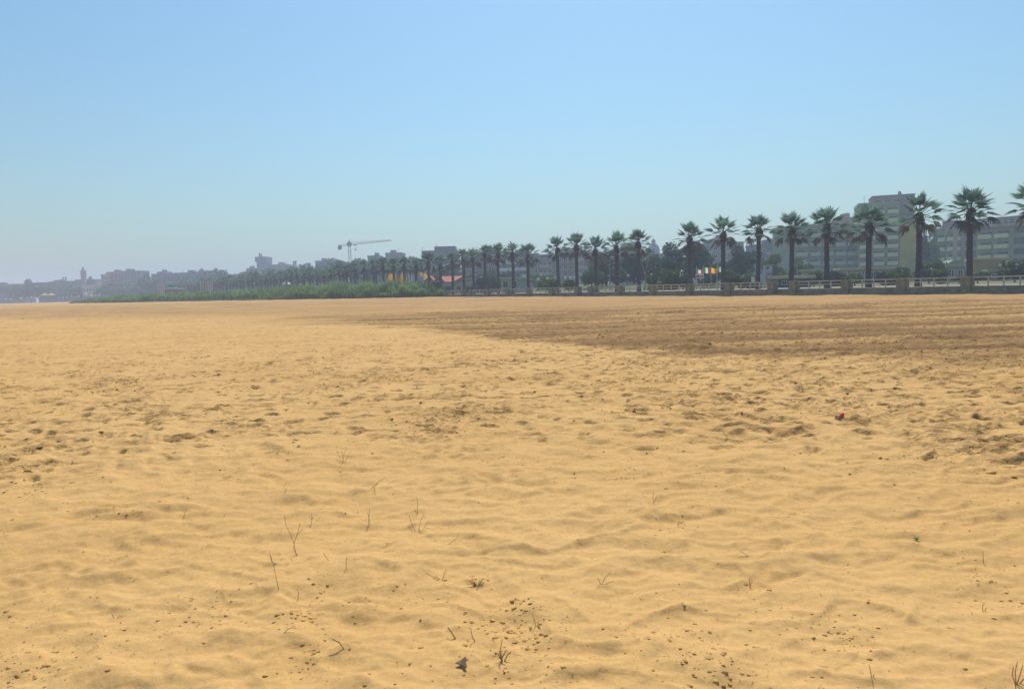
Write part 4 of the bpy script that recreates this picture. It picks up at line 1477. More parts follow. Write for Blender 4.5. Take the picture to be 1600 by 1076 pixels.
# cane bed along the edge of the sand
FRONT = [(690, 141), (640, 144), (560, 152), (500, 160), (450, 168), (400, 178), (330, 194), (280, 204), (230, 216), (180, 236), (140, 256), (106, 276)]
def cane_bed():
    g = np.random.default_rng(9)
    fr = [at(x, hor(x), z) for x, z in FRONT]
    fx = np.array([p.x for p in fr])[::-1]
    fy = np.array([p.y for p in fr])[::-1]
    V, F = [], []
    n = 52000
    x = g.uniform(fx[0], fx[-1], n)
    y0 = np.interp(x, fx, fy)
    t = g.random(n) ** 1.7
    deep = np.interp(x, [fx[0], fx[0] + 25, -80, -30, fx[-1]], [2, 9, 16, 14, 5])
    y = y0 + t * deep + 0.5 * np.sin(x * 0.7) + 0.4 * np.sin(x * 0.23)
    ph = np.interp(x, [fx[0], fx[0] + 12, fx[0] + 45, -100, -75, -55, -40, -18, fx[-1]], [0.7, 1.6, 2.6, 2.5, 2.7, 3.2, 3.5, 3.3, 1.9])
    clump = 0.70 + 0.55 * perlin(x / 2.0, y / 2.4, 71) + 0.30 * perlin(x / 7, y / 7, 72) + 0.25 * (g.random(n) < 0.04)
    thin = sstep(-118, -108, x) * (1 - sstep(-62, -52, x))              # low sandy gap in front, seen beside the little posts
    h = ph * np.clip(clump, 0.35, 1.3) * (0.25 + 0.75 * np.sqrt(np.clip(t * 1.8 + 0.15, 0, 1)))
    h *= 1 - thin * 0.75 * (t < 0.16)
    z0, _ = sand(x, y)
    az = g.uniform(0, 2 * math.pi, n)
    le = g.uniform(0.05, 0.5, n) * h
    w = g.uniform(0.05, 0.13, n)
    b = np.column_stack([x, y, z0 - 0.05])
    sdir = np.column_stack([np.cos(az + 1.6), np.sin(az + 1.6), 0 * az])
    ldir = np.column_stack([np.cos(az), np.sin(az), 0 * az])
    start = g.uniform(0.0, 0.55, n)
    p0 = b + np.column_stack([0 * x, 0 * x, h * start])
    mid = b + ldir * (le * 0.45)[:, None] + np.column_stack([0 * x, 0 * x, h * (start + (1 - start) * 0.6)])
    tip = b + ldir * le[:, None] + np.column_stack([0 * x, 0 * x, h])
    V = np.stack([p0 - sdir * (w * 0.5)[:, None], p0 + sdir * (w * 0.5)[:, None], mid + sdir * w[:, None], mid - sdir * w[:, None], tip + sdir * (w * 0.15)[:, None], tip - sdir * (w * 0.15)[:, None]], axis=1).reshape(-1, 3)
    k = np.arange(n)[:, None] * 6
    F = np.vstack([k + np.array([[0, 1, 2, 3]]), k + np.array([[3, 2, 4, 5]])])
    me = np_mesh('cane_bed', V, F, [M['reed'], M['reed_dry']])
    mi = (g.random(n) < 0.10 + 0.25 * (h < 1.0)).astype(np.int32)
    me.polygons.foreach_set('material_index', np.concatenate([mi, mi]))
    return link('cane_bed', me)
kind(cane_bed(), 'stuff')

# little posts in the sand before the cane
G4 = 'thin dark posts before the cane bed'
pf = empty('post_fence', (*at(250, hor(250), 205).xy, 0), 0, 'row of thin dark posts with a sagging wire before the cane bed', 'fence')
prev = None
M['post'] = mat('dark_post', (0.09, 0.075, 0.06), 0.9, 0.2, 3)
for x, hh in ((236, 0.8), (254, 1.6), (270, 0.9), (284, 1.2), (296, 0.8), (309, 1.5), (320, 0.7), (334, 1.3), (348, 1.0), (360, 0.8), (379, 1.2), (396, 1.5), (408, 1.0), (421, 0.7)):
    z = float(np.interp(x, [230, 280, 330, 400, 450], [211, 199, 189, 174, 165]))
    p = at(x, hor(x), z)
    s0 = gz(p.x, p.y)
    a = p - pf.location
    MB().tube([(a.x, a.y, s0 - 0.3), (a.x + 0.04, a.y, s0 + hh)], [0.07, 0.05], 5).build('post', M['post'], pf)
    t = Vector((a.x, a.y, s0 + hh * 0.55))
    if prev is not None:
        MB().tube([prev, (prev + t) / 2 - Vector((0, 0, 0.25)), t], 0.02, 4).build('wire', M['post'], pf)
    prev = t
# ------------------------------------------------------------------ flags, signs, lamps, tents, play area
def col(name, rgb, rough=0.7):
    if name not in M:
        M[name] = mat(name, rgb, rough, 0.08, 2.0, translucent=0.78 if name.startswith(('flag', 'tent', 'inflatable_y', 'sun_', 'turq', 'pinkish')) else 0.0)
    return M[name]
F_G, F_W, F_R, F_Y, F_O = col('flag_green', (0.03, 0.22, 0.09)), col('flag_white', (0.75, 0.75, 0.72)), col('flag_red', (0.62, 0.06, 0.05)), col('flag_yellow', (0.75, 0.55, 0.03)), col('flag_orange', (0.70, 0.13, 0.04))

def flag(xl, xr, yt, yb, stripes, label, z=116, disc=None):
    p = at(xl, hor(xl), z)
    o = empty('flag_pole', (p.x, p.y, GROUND), 0, label, 'flag', 'flags in a row behind the railing')
    k = z / FOC
    zt, zb = at(xl, yt, z).z - GROUND, at(xl, yb, z).z - GROUND
    MB().tube([(0, 0, -0.3), (0, 0, zt + 0.15)], [0.05, 0.035], 6).lathe([(0.06, 0), (0.06, 0.08), (0, 0.12)], 6, (0, 0, zt + 0.15)).build('pole', M['white'], o)
    w = (xr - xl) * k
    n, m_ = 12, 5
    V, F, MI = [], [], []
    for i in range(n + 1):
        for j in range(m_ + 1):
            t = i / n
            V.append((0.05 + w * t, 0.10 * t * math.sin(t * 7 + j * 0.3) * 1.6, zb + (zt - zb) * j / m_ - 0.16 * t * t + 0.03 * math.sin(t * 9)))
    for i in range(n):
        for j in range(m_):
            a = i * (m_ + 1) + j
            F.append((a, a + m_ + 1, a + m_ + 2, a + 1))
            c = stripes[min(len(stripes) - 1, int(i / n * len(stripes)))]
            if disc and abs(i - disc[0]) < 2.2 and abs(j - 2) < 1.6:
                c = disc[1]
            MI.append(c)
    me = bpy.data.meshes.new('cloth')
    me.from_pydata(V, [], F)
    for m in (F_G, F_W, F_R, F_Y, F_O):
        me.materials.append(m)
    me.polygons.foreach_set('material_index', MI)
    me.polygons.foreach_set('use_smooth', [True] * len(F))
    me.update()
    link('cloth', me, o)
flag(1088.5, 1098, 420, 428.5, [0, 0, 2, 2, 2], 'green and red flag, first of the row on the left', disc=(5, 1))
flag(1099, 1109, 417.8, 426.5, [0, 1, 2], 'green white and red striped flag, second of the row')
flag(1111, 1120, 418.8, 427, [3, 3, 4, 4], 'yellow and orange red flag, third of the row')
flag(1120.6, 1127, 416.5, 424.5, [0, 1], 'green and white flag, last of the row, partly behind a palm')

def board(xl, xr, yt, yb, z, m, label, name='sign_board', frame=None, legs=True, cat='sign', marks=()):
    p = at(xl, hor(xl), z)
    o = empty(name, (p.x, p.y, GROUND), 0, label, cat)
    w = (xr - xl) * z / FOC
    zt, zb = at(xl, yt, z).z - GROUND, at(xl, yb, z).z - GROUND
    MB().bevel_box(0, w, -0.05, 0.05, zb, zt, 0.02).build('panel', m, o)
    for i, (u0, u1, v0, v1, mm) in enumerate(marks):
        MB().box(w * u0, w * u1, -0.07, -0.052, zb + (zt - zb) * v0, zb + (zt - zb) * v1).build('print', mm, o)
    if legs:
        for x in (0.08 * w, 0.92 * w):
            MB().tube([(x, 0.1, -0.3), (x, 0.1, zb + 0.1)], 0.04, 6).build('leg', M['grey_metal'], o)
    return o
LIL = col('lilac_white', (0.50, 0.50, 0.58))
board(1087, 1100, 428, 435, 113, col('pinkish_white', (0.55, 0.50, 0.50)), 'whitish notice board under the first flag', marks=((0.1, 0.45, 0.25, 0.7, F_R), (0.55, 0.9, 0.2, 0.6, col('print_grey', (0.25, 0.25, 0.3)))))
sb = board(1197, 1206.5, 416.2, 427.5, 104, LIL, 'lilac white sign board on a tall frame right of a palm', marks=((0.1, 0.42, 0.62, 0.9, F_R), (0.1, 0.9, 0.12, 0.18, col('print_grey', (0.25, 0.25, 0.3))), (0.1, 0.8, 0.3, 0.36, M['print_grey'])))
k = 104 / FOC
zt = lambda y: at(1197, y, 104).z - GROUND
MB().box(-4.4 * k, -0.9 * k, -0.06, 0.06, -0.3, zt(415.4)).build('side_panel', LIL, sb)
MB().box(-4.4 * k, 13 * k, -0.25, 0.25, zt(415.3), zt(414.3)).build('top_bar', LIL, sb)
MB().box(-0.5 * k, 10 * k, -0.05, 0.05, zt(431), zt(429.5)).build('lower_bar', LIL, sb)
board(1186.5, 1192, 428, 440, 101, col('bluish_white', (0.42, 0.48, 0.56)), 'small bluish white panel left of the tall sign board')
board(1174, 1179, 432.5, 442, 101, M['white'], 'narrow white panel leaning beside the palm left of the sign board', 'panel_board')

def lamp(px, ytop, z, label):
    p = at(px, hor(px), z)
    o = empty('globe_lamp', (p.x, p.y, GROUND), 0, label, 'street lamp', 'white globe lamps on the grass bank')
    h = at(px, ytop, z).z - GROUND
    MB().tube([(0, 0, -0.3), (0, 0, h - 0.3)], [0.07, 0.045], 6).build('pole', M['grey_metal'], o)
    MB().lathe([(0.02, -0.36), (0.18, -0.3), (0.3, -0.1), (0.3, 0.06), (0.2, 0.22), (0, 0.27)], 10, (0, 0, h)).build('globe', M['white'], o, smooth=True)
LX = [(841, 436.5), (856, 435.5), (869, 435), (883.5, 434.5), (892, 434.3), (898.5, 434), (912.5, 433.5), (940, 431.8), (953.5, 431.5), (968, 431), (981.5, 430.5), (1018, 429.5)]
for i, (x, y) in enumerate(LX):
    lamp(x, y, 150, ('leftmost', 'second', 'third', 'fourth', 'fifth', 'sixth', 'seventh', 'eighth', 'ninth', 'tenth', 'eleventh', 'rightmost')[i] + ' from the left of the white globe lamps' if 0 < i < 11 else ('leftmost' if i == 0 else 'rightmost') + ' of the white globe lamps on the grass bank')
for x, yt, z, lab in ((1189.5, 397, 108, 'tall thin lamp post beside the tall sign board'), (1245.5, 409, 110, 'lamp post with a pale head left of the greenish tan hut'), (953.3, 412, 135, 'thin pale lamp post before the broad dark park tree'), (661, 388, 290, 'thin lamp post at the left of the pale mauve apartment house')):
    p = at(x, hor(x), z)
    o = empty('lamp_post', (p.x, p.y, GROUND), 0, lab, 'lamp post')
    h = at(x, yt, z).z - GROUND
    MB().tube([(0, 0, -0.3), (0, 0, h)], [0.11, 0.06], 7).build('pole', M['grey_metal'], o)
    MB().tube([(0, 0, h - 0.06), (0.5, 0, h + 0.05), (0.9, 0, h + 0.04)], 0.04, 5).build('arm', M['grey_metal'], o)
    MB().box(0.7, 1.25, -0.12, 0.12, h + 0.05, h + 0.17).build('lamp_head', M['white'], o)

# the play area with inflatables
YEL, LILAC, BLU, RED_ = col('inflatable_yellow', (0.95, 0.70, 0.14), 0.5), col('inflatable_lilac', (0.34, 0.32, 0.48), 0.5), col('inflatable_blue', (0.08, 0.17, 0.48), 0.5), col('inflatable_red', (0.5, 0.06, 0.05), 0.5)
Z_P = 205
kp = Z_P / FOC
def pz(y, x):
    return at(x, y, Z_P).z - GROUND
def ispot(x, dz=0):
    p = at(x, hor(x), Z_P + dz)
    return Vector((p.x, p.y, GROUND))
o = empty('inflatable_slide', ispot(612), 0, 'big yellow domed inflatable slide on a lilac base', 'inflatable')
w = 6.2 * kp
zb, zt_ = pz(438.5, 612), pz(425, 612)
prof = [(math.cos(a), math.sin(a)) for a in [math.pi * i / 12 for i in range(13)]]
MB().prism([(w * c, zb + (zt_ - zb) * s_) for c, s_ in prof], -0.6, 4.5).build('dome', YEL, o)
MB().bevel_box(-w * 0.95, w * 0.95, -1.2, 4.8, -0.4, zb - 0.003, 0.3).build('base', LILAC, o)
b = MB()
b.tube([(-w * c * 1.0, -0.75, zb + (zt_ - zb) * s_) for c, s_ in prof], 0.22, 7)
b.build('rim', RED_, o, smooth=True)
o = empty('bouncy_castle', ispot(624, 2), 0, 'tall yellow bouncy castle with a blue roof right of the slide', 'inflatable')
zb, z1, z2 = pz(440, 624), pz(429.5, 624), pz(423.5, 624)
for sx in (-4.5, 4.5):
    for sy in (0.3, 4.2):
        MB().lathe([(0.55, -0.3), (0.6, 0), (0.55, z1), (0.0, z1 + 0.5)], 10, (sx * kp, sy, 0)).build('tower', YEL, o, smooth=True)
MB().bevel_box(-4.4 * kp, 4.4 * kp, 0.2, 4.3, -0.3, z1 - 0.6, 0.25).build('body', YEL, o)
MB().prism([(-5 * kp, z1 - 0.58), (5 * kp, z1 - 0.58), (3.6 * kp, z2), (-3.6 * kp, z2)], 0.1, 4.4).build('roof', BLU, o)
for sx in (-1.5, 1.5):
    MB().box(sx * kp - 0.12, sx * kp + 0.12, 0.12, 0.196, 0.3, z1 - 0.9).build('stripe', col('stripe_orange', (0.7, 0.24, 0.03)), o)
o = empty('inflatable_slide', ispot(632, 4), 0, 'narrow yellow inflatable slope leaning at the right of the castle', 'inflatable')
MB().prism([(-1.2 * kp, -0.3), (2.2 * kp, -0.3), (1.6 * kp, pz(434, 632)), (-1.2 * kp, pz(431, 632))], 0, 3).build('slope', YEL, o)
MB().bevel_box(-1.6 * kp, 2.6 * kp, -0.5, 3.4, -0.4, 0.35, 0.1).build('base', LILAC, o)
for x0, x1, lab, mk in ((644, 650.2, 'lilac play hut with an orange pattern left of the star topped one', F_O), (654, 661.5, 'lilac play hut with a yellow star top', M['print_grey'])):
    o = empty('play_hut', ispot(x0, 1), 0, lab, 'play hut')
    w = (x1 - x0) * kp
    zt_ = pz(431, x0)
    MB().bevel_box(0, w, 0, 2.2, -0.3, zt_ * 0.52, 0.05).build('lower_wall', col('play_pale', (0.55, 0.5, 0.5)), o)
    MB().bevel_box(-0.05, w + 0.05, -0.05, 2.25, zt_ * 0.52 + 0.003, zt_, 0.12).build('upper_wall', LILAC, o)
    for j in range(3):
        MB().box(w * (0.12 + 0.3 * j), w * (0.30 + 0.3 * j), -0.04, -0.003, zt_ * 0.12, zt_ * 0.46).build('print', mk, o)
    if x0 > 650:
        pts = []
        for j in range(10):
            a = math.pi / 2 + j * math.pi / 5
            rr_ = (4.0 if j % 2 == 0 else 1.7) * kp
            pts.append((w * 0.55 + rr_ * math.cos(a), zt_ + 2.6 * kp + rr_ * math.sin(a)))
        MB().prism(pts, 0.9, 1.2).build('star', col('sun_yellow', (0.8, 0.55, 0.04)), o)
o = empty('marquee', ispot(667, 3), 0, 'pointed yellow tent left of the red roofed house', 'tent')
w = 5.5 * kp
MB().add([(-w, -2, pz(436.5, 667)), (w, -2, pz(436.5, 667)), (w, 2, pz(436.5, 667)), (-w, 2, pz(436.5, 667)), (-w * 0.5, 0, pz(426, 667))], [(0, 1, 4), (1, 2, 4), (2, 3, 4), (3, 0, 4), (3, 2, 1, 0)]).build('canopy', YEL, o)
for sx in (-0.95, 0.95):
    for sy in (-1.9, 1.9):
        MB().tube([(w * sx, sy, -0.3), (w * sx, sy, pz(436.5, 667) - 0.003)], 0.05, 6).build('leg', M['white'], o)
for x, yt, yb, m_, lab in ((604, 432, 440, LILAC, 'small lilac feather banner left of the yellow slide'), (616.6, 422.5, 438, LIL, 'tall grey feather banner between slide and castle'), (631, 424.5, 434, LIL, 'pale feather banner above the right of the castle'),
                           (638.3, 424.5, 441, M['white'], 'tall white feather banner right of the castle'), (643, 428, 441, M['white'], 'shorter white feather banner beside the tall white one')):
    o = empty('feather_banner', ispot(x, -4), 0, lab, 'banner', 'feather banners in the play area')
    kz_ = (Z_P - 4) / FOC
    a, c = at(x, yt, Z_P - 4).z - GROUND, at(x, yb, Z_P - 4).z - GROUND
    MB().tube([(0, 0, -0.3), (0, 0, a)], [0.04, 0.025], 5).build('pole', M['grey_metal'], o)
    pts = [(0.04, c), (1.9 * kz_ * 0.9, c + 0.1), (1.9 * kz_, c + (a - c) * 0.6), (1.9 * kz_ * 0.6, a - 0.15), (0.04, a)]
    MB().prism(pts, -0.02, 0.02).build('cloth', m_, o)
for x, yt, z, lab in ((587, 441, 215, 'leftmost of three small white poles in the cane left of the yellow slide'), (592.5, 443, 213, 'middle one of three small white poles in the cane left of the yellow slide'), (604.8, 441, 212, 'small white pole at the left foot of the yellow slide')):
    p = at(x, hor(x), z)
    o = empty('white_post', (p.x, p.y, GROUND), 0, lab, 'post')
    h = at(x, yt, z).z - GROUND
    MB().tube([(0, 0, -0.3), (0, 0, h)], 0.14, 6).build('shaft', M['white'], o)
    MB().lathe([(0.2, 0), (0.2, 0.12), (0, 0.2)], 8, (0, 0, h)).build('cap', M['white'], o)

# white tents and parasols
def tent(px, wpx, yt, ye, yb, z, label, peaks=1, m_=None, base=GROUND, group='small tents far along the beach'):
    p = at(px, hor(px), z)
    o = empty('tent', (p.x, p.y, base), 0, label, 'tent', group)
    k = z / FOC
    H, E = at(px, yt, z).z - base, at(px, ye, z).z - base
    w = wpx * k / peaks
    for j in range(peaks):
        x0 = -wpx * k / 2 + j * w
        n = 6
        V, F = [], []
        for i in range(n + 1):                       # concave sweep up to the pole
            t = i / n
            s = 1 - t
            z_ = E + (H - E) * (t ** 1.5)
            V += [(x0 + w / 2 + a * w / 2 * s, b_ * w / 2 * s, z_) for a, b_ in ((-1, -1), (1, -1), (1, 1), (-1, 1))]
        for i in range(n):
            for c in range(4):
                F.append((i * 4 + c, i * 4 + (c + 1) % 4, i * 4 + 4 + (c + 1) % 4, i * 4 + 4 + c))
        MB().add(V, F).build('canopy', m_ or M['white'], o)
        for a in (-1, 1):
            for b_ in (-1, 1):
                MB().tube([(x0 + w / 2 + a * w * 0.48, b_ * w * 0.48, -0.4), (x0 + w / 2 + a * w * 0.48, b_ * w * 0.48, E - 0.003)], 0.06, 5).build('leg', M['grey_metal'], o)
    return o
tent(73, 20, 457, 461.2, 463, 500, 'large white tent with two peaks far left on the beach', 2, col('tent_cream', (0.80, 0.72, 0.55)), 0.3)
tent(447, 13, 435.5, 444, 446, 250, 'white pointed tent in the cane left of the crane', group='small tents behind the cane')
tent(395, 6, 439, 444, 446, 300, 'small white pointed tent behind the cane, left of the larger one', group='small tents behind the cane')
tent(480, 8, 435, 443, 445, 250, 'cream pointed tent behind the cane below the tree tops', group='small tents behind the cane', m_=col('tent_cream', (0.80, 0.72, 0.55)))
tent(470.5, 5, 440, 444, 446, 255, 'yellow low tent left of the cream pointed one', group='small tents behind the cane', m_=YEL)
tent(488, 4, 440.5, 443.5, 446, 255, 'yellow low tent right of the cream pointed one', group='small tents behind the cane', m_=YEL)
Z_D = 300
k = Z_D / FOC
p = at(262, hor(262), Z_D)
b0 = 0.3
deck = at(262, 450.5, Z_D).z - b0
o = empty('beach_pavilion', (p.x, p.y, b0), 0, 'low pavilion with a pale deck carrying the turquoise dome', 'building')
MB().box(-9 * k, 12 * k, 0.3, 9, -0.5, deck - 0.4).build('wall', W_('pavilion_wall', (0.13, 0.14, 0.10)), o)
MB().bevel_box(-10 * k, 13 * k, 0, 9.3, deck - 0.397, deck, 0.05).build('deck', CREAM, o)
M['teal'] = col('turquoise_cloth', (0.05, 0.30, 0.28))
o = empty('dome_tent', (p.x, p.y + 3.5, b0 + deck + 0.003), 0, 'turquoise dome tent on a pale deck behind the cane on the left', 'tent')
ht = at(262, 443.5, Z_D).z - b0 - deck
rd = 6.2 * k
MB().lathe([(rd, ht * 0.2)] + [(rd * math.cos(a), ht * 0.2 + ht * 0.8 * math.sin(a)) for a in [R(q_) for q_ in range(10, 91, 10)]], 16).build('dome', M['teal'], o, smooth=True)
MB().lathe([(rd, 0), (rd, ht * 0.2 - 0.003), (rd - 0.1, ht * 0.2 - 0.003)], 16).build('side_wall', M['white'], o)
col('pale_post', (0.40, 0.39, 0.37))
for i, (x, yt) in enumerate(((246.5, 444), (249.5, 445), (252.5, 444), (255, 445.5), (313, 439), (317, 439), (321, 440), (324.5, 439), (328, 440), (331, 440))):
    z = 296 if i < 4 else 296
    p = at(x, hor(x), z)
    o = empty('white_post', (p.x, p.y, GROUND), 0, 'white post in the row left of the turquoise dome tent' if i < 4 else 'white post in the row below the pyramid roof', 'post', 'white posts left of the turquoise tent' if i < 4 else 'white posts below the pyramid roof')
    h = at(x, yt, z).z - GROUND
    MB().box(-0.16, 0.16, -0.16, 0.16, -0.3, h - 0.15).build('shaft', M['pale_post'], o)
    MB().bevel_box(-0.2, 0.2, -0.2, 0.2, h - 0.148, h, 0.06).build('cap', M['pale_post'], o)
# beach far left: parasols and low sheds
PAR = [(6, 466, 1.7, 'white'), (14, 466.3, 1.7, 'tent_cream'), (30, 464.5, 2.2, 'tent_cream'), (40, 463.6, 1.8, 'pinkish_white'), (46, 463.3, 1.8, 'white'), (52, 463.3, 2.2, 'pinkish_white'), (58, 463, 2.2, 'pinkish_white'),
       (90, 463.4, 1.8, 'pinkish_white'), (96, 463.2, 1.6, 'lilac_white'), (102, 463, 1.8, 'pinkish_white'), (110, 461.5, 1.3, 'white'), (116, 462.5, 1.8, 'lilac_white'), (121, 461.8, 1.6, 'tent_cream'), (132, 457.6, 3.4, 'bluish_white'), (141, 459.8, 2.8, 'tent_cream'), (153.5, 459.6, 2.4, 'bluish_white')]
for i, (x, y, r, m_) in enumerate(PAR):
    z = 480
    p = at(x, hor(x), z)
    b0 = 0.34
    nm = {'white': 'white', 'tent_cream': 'cream', 'pinkish_white': 'pinkish white', 'lilac_white': 'lilac white', 'bluish_white': 'bluish white'}[m_]
    pos = 'left of the two peaked tent' if x < 62 else ('right of the two peaked tent' if x < 125 else 'above the left tip of the cane')
    o = empty('parasol', (p.x, p.y, b0), 0, f'{nm} parasol on the far beach, {pos}', 'parasol', f'far {nm} parasols {pos}')
    h = max(2.2, at(x, y, z).z - b0)
    rr_ = r * z / FOC * 0.9
    MB().tube([(0, 0, -0.4), (0, 0, h)], 0.06, 5).build('pole', M['grey_metal'], o)
    MB().lathe([(rr_, h - 0.75), (rr_ * 0.55, h - 0.3), (0.05, h + 0.05)], 8).lathe([(rr_ * 0.98, h - 0.9), (rr_, h - 0.75)], 8).build('canopy', M[m_], o)
# ------------------------------------------------------------------ what lies on the sand
_ico_t = (1 + 5 ** 0.5) / 2
ICO_V = np.array([(-1, _ico_t, 0), (1, _ico_t, 0), (-1, -_ico_t, 0), (1, -_ico_t, 0), (0, -1, _ico_t), (0, 1, _ico_t), (0, -1, -_ico_t), (0, 1, -_ico_t), (_ico_t, 0, -1), (_ico_t, 0, 1), (-_ico_t, 0, -1), (-_ico_t, 0, 1)]) / 1.902
ICO_F = np.array([(0, 11, 5), (0, 5, 1), (0, 1, 7), (0, 7, 10), (0, 10, 11), (1, 5, 9), (5, 11, 4), (11, 10, 2), (10, 7, 6), (7, 1, 8), (3, 9, 4), (3, 4, 2), (3, 2, 6), (3, 6, 8), (3, 8, 9), (4, 9, 5), (2, 4, 11), (6, 2, 10), (8, 6, 7), (9, 8, 1)])
M['clod'] = mat('damp_sand_clod', (0.56, 0.315, 0.10), 0.95, 0.25, 30, per_object=0.2)
M['clod_dry'] = mat('dry_sand_clod', (0.66, 0.39, 0.135), 0.95, 0.25, 20, per_object=0.15)
M['stem'] = mat('dry_weed_stem', (0.42, 0.275, 0.135), 0.85, 0.3, 12, per_object=0.25)
M['stem_dark'] = mat('dead_weed', (0.27, 0.18, 0.095), 0.9, 0.3, 12)
gr = np.random.default_rng(4)

CLUSTERS = [  # photograph column, row, spread in m, number of crumbs
    (470, 966, 0.055, 60), (640, 938, 0.10, 45), (815, 962, 0.10, 120), (775, 990, 0.10, 60), (845, 1000, 0.09, 50), (790, 1030, 0.10, 70),
    (488, 1022, 0.05, 24), (500, 1045, 0.08, 30), (45, 768, 0.07, 40), (165, 806, 0.08, 30), (745, 908, 0.07, 20), (515, 908, 0.07, 26),
    (1050, 988, 0.12, 70), (1080, 1006, 0.10, 40), (1310, 995, 0.10, 60), (1325, 1005, 0.08, 40), (985, 746, 0.12, 60), (1130, 752, 0.13, 60),
    (1045, 812, 0.10, 50), (1500, 886, 0.09, 45), (1570, 938, 0.10, 50), (30, 958, 0.12, 60), (310, 962, 0.10, 50), (250, 990, 0.12, 50),
    (60, 1050, 0.16, 120), (20, 1030, 0.1, 60), (340, 930, 0.12, 40), (1165, 930, 0.06, 25), (1170, 1050, 0.1, 60), (1120, 1060, 0.1, 60), (900, 1040, 0.1, 30),
    (1210, 808, 0.06, 14), (430, 670, 0.15, 40), (160, 680, 0.15, 50), (640, 660, 0.2, 60), (250, 640, 0.2, 50), (1500, 735, 0.12, 40), (1400, 820, 0.1, 18),
]
cx, cy, cs, cm = [], [], [], []
for px, py, sp, n in CLUSTERS:
    p = ground_at(px, py)
    cx.append(p.x + gr.normal(0, sp * 1.15, n))
    cy.append(p.y + gr.normal(0, sp * 1.3, n))
    cs.append(np.clip(gr.lognormal(-5.6, 0.5, n), 0.0014, 0.012))
    cm.append(np.full(n, 0))
# thin scatter near the camera
n = 5200
r = np.sqrt(gr.uniform(2.0 ** 2, 8.0 ** 2, n))
a = gr.uniform(-0.75, 0.75, n)
x, y = r * np.sin(a), r * np.cos(a)
keep = gr.random(n) < np.clip(0.30 + 1.1 * perlin(x / 0.55, y / 0.5, 131) + 0.3 * perlin(x / 0.2, y / 0.2, 132), 0.04, 1)
cx.append(x[keep]); cy.append(y[keep]); cs.append(np.clip(gr.lognormal(-5.85, 0.45, keep.sum()), 0.0014, 0.011)); cm.append((gr.random(keep.sum()) < 0.2).astype(int))
# trampled middle ground and the rough edge of the tilled field
n = 60000
r = np.sqrt(gr.uniform(5.2 ** 2, 21.0 ** 2, n))
a = gr.uniform(-0.72, 0.72, n)
x, y = r * np.sin(a), r * np.cos(a)
dens = sstep(5.2, 8.2, r + 0.12 * x) * (1 - 0.75 * sstep(14, 20, r))
t_ = tilled(x, y)
m_ = np.clip(-0.12 + 0.28 * sstep(-2, 7, x) + 1.5 * perlin(x / 1.5, y / 1.1, 141) + 0.9 * perlin(x / 0.42, y / 0.38, 142), 0, 1)
keep = gr.random(n) < np.maximum(dens * m_ * 0.95, 0.5 * np.exp(-((t_ - 0.5) / 0.3) ** 2))
x, y = x[keep], y[keep]
cx.append(x); cy.append(y)
cs.append(np.clip(gr.lognormal(-4.85, 0.45, len(x)) * (0.75 + 0.03 * np.hypot(x, y)), 0.003, 0.025)); cm.append((gr.random(len(x)) < 0.45).astype(int))
# clods on the tilled field
n = 9000
x = gr.uniform(-9, 26, n); y = gr.uniform(12, 40, n)
keep = gr.random(n) < tilled(x, y) * (1 - 0.5 * sstep(20, 36, y))
x, y = x[keep], y[keep]
cx.append(x); cy.append(y); cs.append(np.clip(gr.lognormal(-4.0, 0.4, len(x)), 0.01, 0.04)); cm.append((gr.random(len(x)) < 0.35).astype(int))
cx, cy, cs, cm = map(np.concatenate, (cx, cy, cs, cm))
ch, _ = sand(cx, cy)
n = len(cx)
jit = 1 + 0.22 * gr.normal(size=(n, 12, 1))
th = gr.uniform(0, 2 * math.pi, n)
base = ICO_V[None] * jit
ex = gr.uniform(0.8, 1.6, n); ez = gr.uniform(0.28, 0.6, n)
bx_, by_, bz_ = base[..., 0] * ex[:, None], base[..., 1], base[..., 2] * ez[:, None]
c_, s_ = np.cos(th)[:, None], np.sin(th)[:, None]
V = np.stack([cx[:, None] + cs[:, None] * (bx_ * c_ - by_ * s_), cy[:, None] + cs[:, None] * (bx_ * s_ + by_ * c_), ch[:, None] + cs[:, None] * (bz_ + 0.14 * -ez[:, None])], axis=-1).reshape(-1, 3)
F = (ICO_F[None] + 12 * np.arange(n)[:, None, None]).reshape(-1, 3)
me = np_mesh('sand_crumbs', V, F, [M['clod'], M['clod_dry']])
me.polygons.foreach_set('material_index', np.repeat(cm, 20).astype(np.int32))
kind(link('sand_crumbs', me), 'stuff')
print('crumbs', n)

